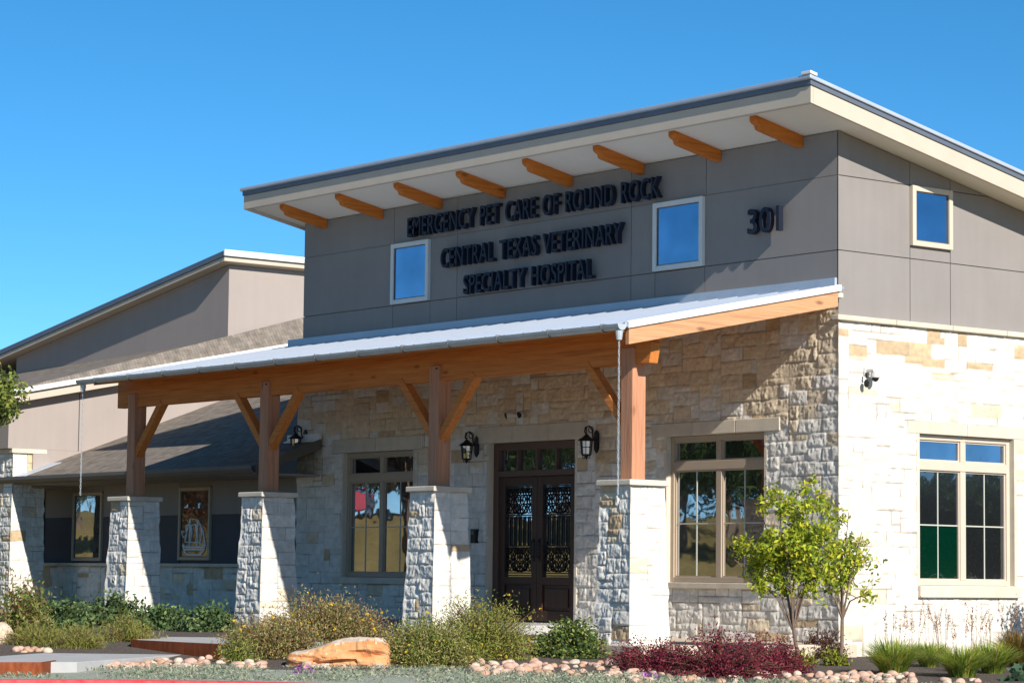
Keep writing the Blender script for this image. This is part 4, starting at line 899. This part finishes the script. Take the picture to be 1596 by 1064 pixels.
# grey green ground cover on the verge: nobody could count it
n_ = 34000; g = np.random.default_rng(5); S_ = -16+g.random(n_)*24; Wg = 27.8+g.random(n_)**1.0*2.2
Wg = np.maximum(Wg, kw(S_)+0.06+0.1*g.random(n_)); x_, y_ = xy(S_, Wg); keep = vnoise(x_, y_, 1.6, 4)+0.4*g.random(n_) > 0.60; x_, y_ = x_[keep], y_[keep]
P = np.stack([x_, y_, zg(x_, y_)+0.02+0.035*g.random(len(x_))], 1)
gc = leaves(P, 0.055, 0.016, [(0.27, 0.30, 0.21), (0.19, 0.23, 0.14), (0.36, 0.34, 0.24)], [3, 2, 2], 6, 0.6, 'ground_cover'); tag(gc, 'low grey green ground cover along the kerb', 'ground cover', kind='stuff')

# ------------------------------------------------------------------ young trees
def young_tree(loc, fork, tips, label, nleaf, seed, Ll=0.075, Lw=0.034, lean=(0, 0), spread=0.10):
    g = np.random.default_rng(seed); r = empty('young_tree', loc); tag(r, label, 'tree', 'slender young trees by the corner')
    F = RV*lean[0]+Vector((0, 0, fork)); k = MB()
    k.tube([(0, 0, -0.05), tuple(F*0.5+RV*0.012), tuple(F)], [0.030, 0.024, 0.022], 8); k.build('trunk', M['bark'], r)
    P = []; b = MB()
    for (dx, dy, z, wgt) in tips:
        e = RV*dx+DV*dy+Vector((0, 0, z)); m1 = F*0.62+e*0.38+Vector((0, 0, 0.05))-RV*dx*0.08+Vector(g.normal(size=3)*0.02); 
        b.tube([tuple(F-Vector((0, 0, 0.03))), tuple(m1), tuple(e)], [0.016, 0.011, 0.004], 5)
        for s in range(int(7*wgt)+2):
            t = 0.45+0.5*g.random(); q = F*(1-t)**2+m1*2*t*(1-t)+e*t*t; dirn = Vector(g.normal(size=3)); dirn.z = abs(dirn.z)*0.8+0.15; dirn.normalize()
            ll = (0.16+0.22*g.random()); e2 = q+dirn*ll; b.tube([tuple(q), tuple(q+dirn*ll*0.5+Vector((0, 0, 0.015))), tuple(e2)], [0.006, 0.004, 0.002], 4, False)
            m_ = int(nleaf*wgt/(7*wgt+2)/sum(t_[3] for t_ in tips))
            for j in range(m_):
                t2 = 0.25+0.85*g.random(); P.append(np.array(q+dirn*ll*t2)+g.normal(size=3)*spread*0.5)
    b.build('branches', M['bark'], r)
    leaves(P, Ll, Lw, [(0.34, 0.38, 0.03), (0.22, 0.29, 0.03), (0.46, 0.45, 0.04), (0.14, 0.20, 0.028), (0.52, 0.44, 0.04)], [4, 4, 3, 3, 1], seed+1, 0.1, 'foliage', r, 0.25)
    return r
young_tree(gpos(1243, 1040), 0.48, [(-0.50, 0.05, 2.05, 0.9), (-0.28, -0.2, 2.25, 1.1), (0.0, 0.1, 2.26, 1.2), (0.22, -0.1, 2.12, 1.0), (0.42, 0.1, 1.85, 0.9), (-0.62, 0.0, 1.62, 0.9), (-0.80, 0.1, 1.35, 0.55), (0.10, 0.32, 1.75, 1.0), (-0.2, -0.35, 1.65, 1.1), (0.38, -0.2, 1.45, 0.7), (-0.35, 0.2, 1.45, 0.8), (0.18, 0.05, 1.28, 0.6)],
           'larger young tree with a rounded yellow green crown below the corner window', 7600, 201, lean=(-0.05, 0))
young_tree(gpos(1309, 1038), 0.62, [(0.28, 0.0, 1.70, 0.9), (0.40, 0.1, 1.50, 0.8), (-0.10, 0.1, 1.85, 0.8), (0.10, -0.1, 1.95, 0.8), (-0.22, 0.0, 1.35, 0.7), (0.36, -0.1, 0.95, 0.35), (-0.20, -0.1, 1.02, 0.45), (0.16, 0.12, 1.40, 0.3)],
           'smaller thinner young tree standing in front of the white corner', 1500, 202, lean=(0.03, 0))

# ------------------------------------------------------------------ boulders and stones
def rock_mesh(seed, sx, sy, sz, sub=3, amp=0.16, flat=0.0):
    bm = bmesh.new(); bmesh.ops.create_icosphere(bm, subdivisions=sub, radius=1.0); g = np.random.default_rng(seed)
    ds = g.normal(size=(9, 3)); ds /= np.linalg.norm(ds, axis=1)[:, None]; cut = 0.68+0.25*g.random(9)
    for v in bm.verts:
        p = np.array(v.co); k = 1.0
        for d, c in zip(ds, cut):
            t = p@d
            if t > c: k = min(k, c/t+0.12*(1-c/t))
        k *= 1+amp*(float(vnoise(np.array(p[0]*1.0+5), np.array(p[1]+p[2]*0.7+5), 2.2, seed))-0.5)
        p = p*k; v.co = Vector((p[0]*sx, p[1]*sy, p[2]*sz))
    return bm
def big_boulder(loc, rz, label):
    r = bmesh.new(); bmesh.ops.create_grid(r, x_segments=1, y_segments=1, size=1); r.free()
    bm = bmesh.new(); nu, nv = 72, 40; rows = []
    # closed slab: cross sections along its length, bottom flat
    for i in range(nu+1):
        u = -1+2*i/nu; row = []
        e = (1-abs(u)**7)**0.5 if abs(u) < 1 else 0.0
        top = 0.215+0.165*sstep(np.array(u), -0.75, 0.25); top = float(top)*(0.55+0.45*e); wdt = 0.36*(0.55+0.45*e)
        for j in range(nv):
            a = 2*math.pi*j/nv; ca, sa = math.cos(a), math.sin(a); k = (abs(ca)**6+abs(sa)**6)**(-1/6)
            y = ca*k*wdt; z = (sa*k*0.5+0.5)*top
            nz = float(fbm(np.array(u*1.4+3), np.array(a*0.9+z*3), 2.0, 4, 8))-0.5+0.16*(float(vnoise(np.array(u*9+3), np.array(a*5.0), 1.0, 9))-0.5)+0.22*math.floor(3*float(vnoise(np.array(u*3+7), np.array(a*2.0+1), 1.0, 12)))/3-0.1; st = float(vnoise(np.array(z*22.0+u*1.2), np.array(u*1.5+2.0), 1.0, 3))-0.5
            y *= 1+0.42*nz; y += (0.06*st)*(-1 if ca < 0 else 1); z *= 1+0.22*nz
            if ca < -0.3 and abs(z-0.09-0.03*u) < 0.014 and -0.5 < u < 0.35: y *= 0.86
            row.append(bm.verts.new((u*0.60+0.03*nz, y, z*0.90)))
        rows.append(row)
    for a, b in zip(rows[:-1], rows[1:]):
        for j in range(nv): bm.faces.new((a[j], a[(j+1) % nv], b[(j+1) % nv], b[j]))
    bm.faces.new(rows[0][::-1]); bm.faces.new(rows[-1]); bmesh.ops.recalc_face_normals(bm, faces=bm.faces)
    for f in bm.faces: f.material_index = 1 if f.normal.z > 0.86 else 0; f.smooth = False
    me = bpy.data.meshes.new('boulder'); bm.to_mesh(me); bm.free(); me.materials.append(M['boulder']); me.materials.append(M['boulder_top'])
    o = bpy.data.objects.new('boulder', me); COL.objects.link(o); o.location = loc; o.rotation_euler = (0, 0, rz); tag(o, label, 'boulder'); return o
ang = math.atan2(RH[1], RH[0])
big_boulder(gpos(528, 1037)-Vector((0, 0, 0.02)), ang+0.06, 'long flat orange boulder with a pale top among the flowering bushes')
bm = rock_mesh(77, 0.26, 0.22, 0.20, 4); me = bpy.data.meshes.new('boulder'); 
for f in bm.faces: f.smooth = True
bm.to_mesh(me); bm.free(); me.materials.append(M['boulder_top']); o = bpy.data.objects.new('boulder', me); COL.objects.link(o); o.location = gpos(-8, 1003)+Vector((0, 0, 0.10)); tag(o, 'pale rounded boulder cut by the left edge of the view', 'boulder')
rocks = []
for i in range(9):
    bm = rock_mesh(300+i, 0.085*(0.8+0.5*rnd.random()), 0.075*(0.8+0.4*rnd.random()), 0.055*(0.8+0.5*rnd.random()), 2 if i % 2 else 3)
    for f in bm.faces: f.smooth = True
    me = bpy.data.meshes.new('river_stone'); bm.to_mesh(me); bm.free(); me.materials.append(M['rock%d' % (i % 3)]); rocks.append(me)
RL = [('smooth pinkish river stone in the edging of the planting bed', 'pinkish river stones along the bed'), ('smooth cream river stone in the edging of the planting bed', 'cream river stones along the bed'), ('smooth tan river stone in the edging of the planting bed', 'tan river stones along the bed')]
placed = []
def stones(n, px0, px1, py0, py1, dmin=0.11, sc_=1.0):
    k = 0; tries = 0
    while k < n and tries < n*40:
        tries += 1; px = rnd.uniform(px0, px1); t = (px-px0)/(px1-px0)
        py = rnd.uniform(py0(t), py1(t)); p = gpos(px, py); s = rnd.uniform(0.55, 1.0)*sc_
        if any((p-q).length < dmin*(s+s2)/2 for q, s2 in placed): continue
        placed.append((p, s)); i = rnd.randrange(9)
        o = bpy.data.objects.new('river_stone', rocks[i]); COL.objects.link(o)
        o.location = p+Vector((0, 0, 0.022*s)); o.rotation_euler = (rnd.uniform(-.3, .3), rnd.uniform(-.3, .3), rnd.uniform(0, 6.3)); o.scale = (s, s, s)
        tag(o, RL[i % 3][0], 'stone', RL[i % 3][1]); k += 1
stones(86, 735, 965, lambda t: 1030+4*t, lambda t: 1053+6*t)
stones(78, 960, 1245, lambda t: 1046+4*t-14*max(0, 0.15-t), lambda t: 1066)
stones(64, 1240, 1425, lambda t: 1052, lambda t: 1068)
stones(8, 1470, 1530, lambda t: 1061, lambda t: 1068)
stones(56, 165, 350, lambda t: 1040-16*t, lambda t: 1044-2*t)
stones(14, 350, 420, lambda t: 1030, lambda t: 1045)
stones(12, 470, 600, lambda t: 1040, lambda t: 1046)
stones(9, 15, 80, lambda t: 1013, lambda t: 1018)

# ------------------------------------------------------------------ larger trees and the far side of the road (seen in the window glass)
def big_tree(name, loc, H, R, label, pal, wts, n, seed, group=None, trunk_h=0.35, Lf=0.32, cz=0.62, rz=0.42):
    g = np.random.default_rng(seed); r = empty(name, loc); tag(r, label, 'tree', group); P = []; k = MB()
    k.tube([(0, 0, -0.3), (0.05, 0.02, H*trunk_h*0.5), (0, 0, H*trunk_h), (0.06, 0.05, H*0.75)], [H*0.035, H*0.028, H*0.024, H*0.006], 8)
    k.build('trunk', M['bark'], r); b = MB(); m_ = 24
    for i in range(m_):
        a = 2.4*i; zz = -0.85+1.75*i/m_; rr = math.sqrt(max(0.05, 1-zz*zz))*(0.72+0.4*g.random())
        e = Vector((math.cos(a)*rr*R*0.85, math.sin(a)*rr*R*0.85, H*cz+zz*H*rz*0.85)); st = Vector((0, 0, min(H*trunk_h*(0.8+0.3*g.random())+max(0, e.z-H*0.6)*0.6, H*0.7)))
        b.tube([tuple(st), tuple(st*0.45+e*0.55+Vector((0, 0, 0.1*H*0.3))), tuple(e)], [H*0.010, H*0.006, H*0.002], 5)
        c = n//m_; q = g.normal(size=(c, 3)); q /= np.linalg.norm(q, axis=1)[:, None]; q *= (g.random((c, 1))**0.45)*np.array([R*0.42, R*0.42, H*0.15*min(1, max(0.38, rz/0.25))])*(0.7+0.6*g.random()); P.append(q+np.array(e))
    b.build('branches', M['bark'], r); leaves(np.concatenate(P), Lf, Lf*0.5, pal, wts, seed+1, 0.0, 'crown', r)
    return r
OK_ = [(0.05, 0.085, 0.025), (0.08, 0.12, 0.035), (0.12, 0.15, 0.045), (0.03, 0.05, 0.018)]
vx, vy = C0[0], -C0[1]
def mirror_front(wx, t):     # a point reached by the reflection in the facade glass at x = wx
    return vx+(wx-vx)*t, vy+(0-vy)*t
def plant(kind, x, y, *a, **k):
    return big_tree(kind, Vector((x, y, float(zg(x, y)))), *a, **k)
spots = [(-16.9, 1.95, 4.4, 'au'), (-11.9, 2.75, 7.5, 'ok'), (-10.0, 2.62, 4.4, 'ye'), (-9.3, 3.0, 9.0, 'ok'), (-7.4, 2.7, 7.0, 'ok'), (-6.0, 2.8, 8.2, 'ok'), (-4.8, 3.0, 8.5, 'ok'), (-3.2, 2.6, 6.6, 'ok'), (-2.2, 2.8, 7.6, 'ok'), (-1.0, 2.65, 6.8, 'ok'), (-20.9, 2.0, 5.0, 'ok'), (-13.1, 3.0, 8.5, 'ok'), (-8.3, 3.1, 8.5, 'ok'), (-15.9, 2.5, 7.5, 'ok'), (-18.6, 2.6, 8.0, 'ok'), (-19.8, 2.7, 8.0, 'ok')]
spots += [(-21+1.25*i, 3.2+0.12*(i % 3), 8.0+1.5*((i*7) % 4)/3, 'ok') for i in range(17)]
kinds = {'ok': ('dark_oak', 'dark green oak across the road, mirrored in the porch windows', OK_, [3, 3, 2, 3]),
         'au': ('autumn_tree', 'orange red autumn tree across the road, mirrored in the ship window', [(0.26, 0.075, 0.035), (0.22, 0.12, 0.06), (0.08, 0.05, 0.025), (0.05, 0.055, 0.025)], [2, 2, 2, 2]),
         'ye': ('pale_tree', 'pale olive tree across the road, mirrored in the left tall window', [(0.30, 0.28, 0.12), (0.38, 0.34, 0.18), (0.2, 0.2, 0.08)], [2, 2, 1])}
proto = {}
for i, (wx, t, H, kd) in enumerate(spots):
    x, y = mirror_front(wx, t); nm, lb, pal, wt = kinds[kd]
    if kd in proto:
        c = copy_thing(proto[kd]); c.location = (x, y, float(zg(x, y))); sc_ = H/7.5 if kd == 'ok' else 1; c.scale = (sc_*(0.85+0.3*rnd.random()),)*2+(sc_,); c.rotation_euler[2] = rnd.uniform(0, 6.28)
    else:
        proto[kd] = plant(nm, x, y, 7.5 if kd == 'ok' else H, (7.5 if kd == 'ok' else H)*0.45, lb, pal, wt, 5200, 400+i, group='oaks across the road' if kd == 'ok' else None)
# trees to the right, mirrored in the side window
ph = None
for i in range(8):
    wy = 1.2+i*0.55; t = 2.5+0.5*rnd.random(); x = -C0[0]+(0+C0[0])*t; y = C0[1]+(wy-C0[1])*t; H = 4.6+1.0*rnd.random()
    if ph is None: ph = plant('shade_tree', x, y, 5.0, 2.6, 'dark tree behind the building on the right, mirrored in the side window', OK_, [3, 3, 2, 3], 4200, 450, group='trees mirrored in the side window')
    else:
        c = copy_thing(ph); c.location = (x, y, float(zg(x, y))); c.scale = (0.9+0.4*rnd.random(),)*2+(H/5.0,); c.rotation_euler[2] = rnd.uniform(0, 6.28)
# tree at the left edge of the view, its trunk outside
big_tree('leafy_tree', Vector((-16.75, -4.9, float(zg(-16.75, -4.9)))), 5.6, 1.36, 'green leafy tree whose branch tips enter at the left edge of the view', [(0.12, 0.16, 0.035), (0.20, 0.24, 0.05), (0.30, 0.30, 0.07), (0.07, 0.10, 0.03)], [3, 3, 2, 2], 9000, 470, Lf=0.11, cz=0.68, rz=0.085)
# red car parked across the road
def car(loc, rz):
    r = empty('parked_car', loc); r.rotation_euler = (0, 0, rz); tag(r, 'red parked car across the road, mirrored in the left tall window', 'car')
    b = MB(); pr_ = [(-2.1, 0.35), (-2.15, 0.75), (-1.9, 0.92), (-1.2, 0.98), (-0.7, 1.40), (0.6, 1.45), (1.25, 1.0), (2.0, 0.88), (2.15, 0.6), (2.1, 0.35)]
    b.prism([(x, -0.85, z) for x, z in pr_], (0, 1.7, 0)); b.build('body', M['carred'], r, 0.08)
    for s in (-1, 1):
        g = MB(); g.prism([(x, s*0.856, z) for x, z in [(-1.0, 1.0), (-0.62, 1.33), (0.5, 1.37), (1.0, 1.02)]], (0, s*0.01, 0)); g.build('side_window', M['glass'], r)
        for x in (-1.35, 1.35):
            w_ = MB(); w_.tube([(x, s*0.70, 0.32), (x, s*0.89, 0.32)], 0.32, 18); wo = w_.build('wheel', M['tyre'], r)
            h_ = MB(); h_.tube([(x, s*0.891, 0.32), (x, s*0.90, 0.32)], 0.19, 12); h_.build('hub', M['metal_edge'], wo)
    return r
x, y = mirror_front(-11.95, 2.5); car(Vector((x, y, float(zg(x, y))+0.0)), 0.9)
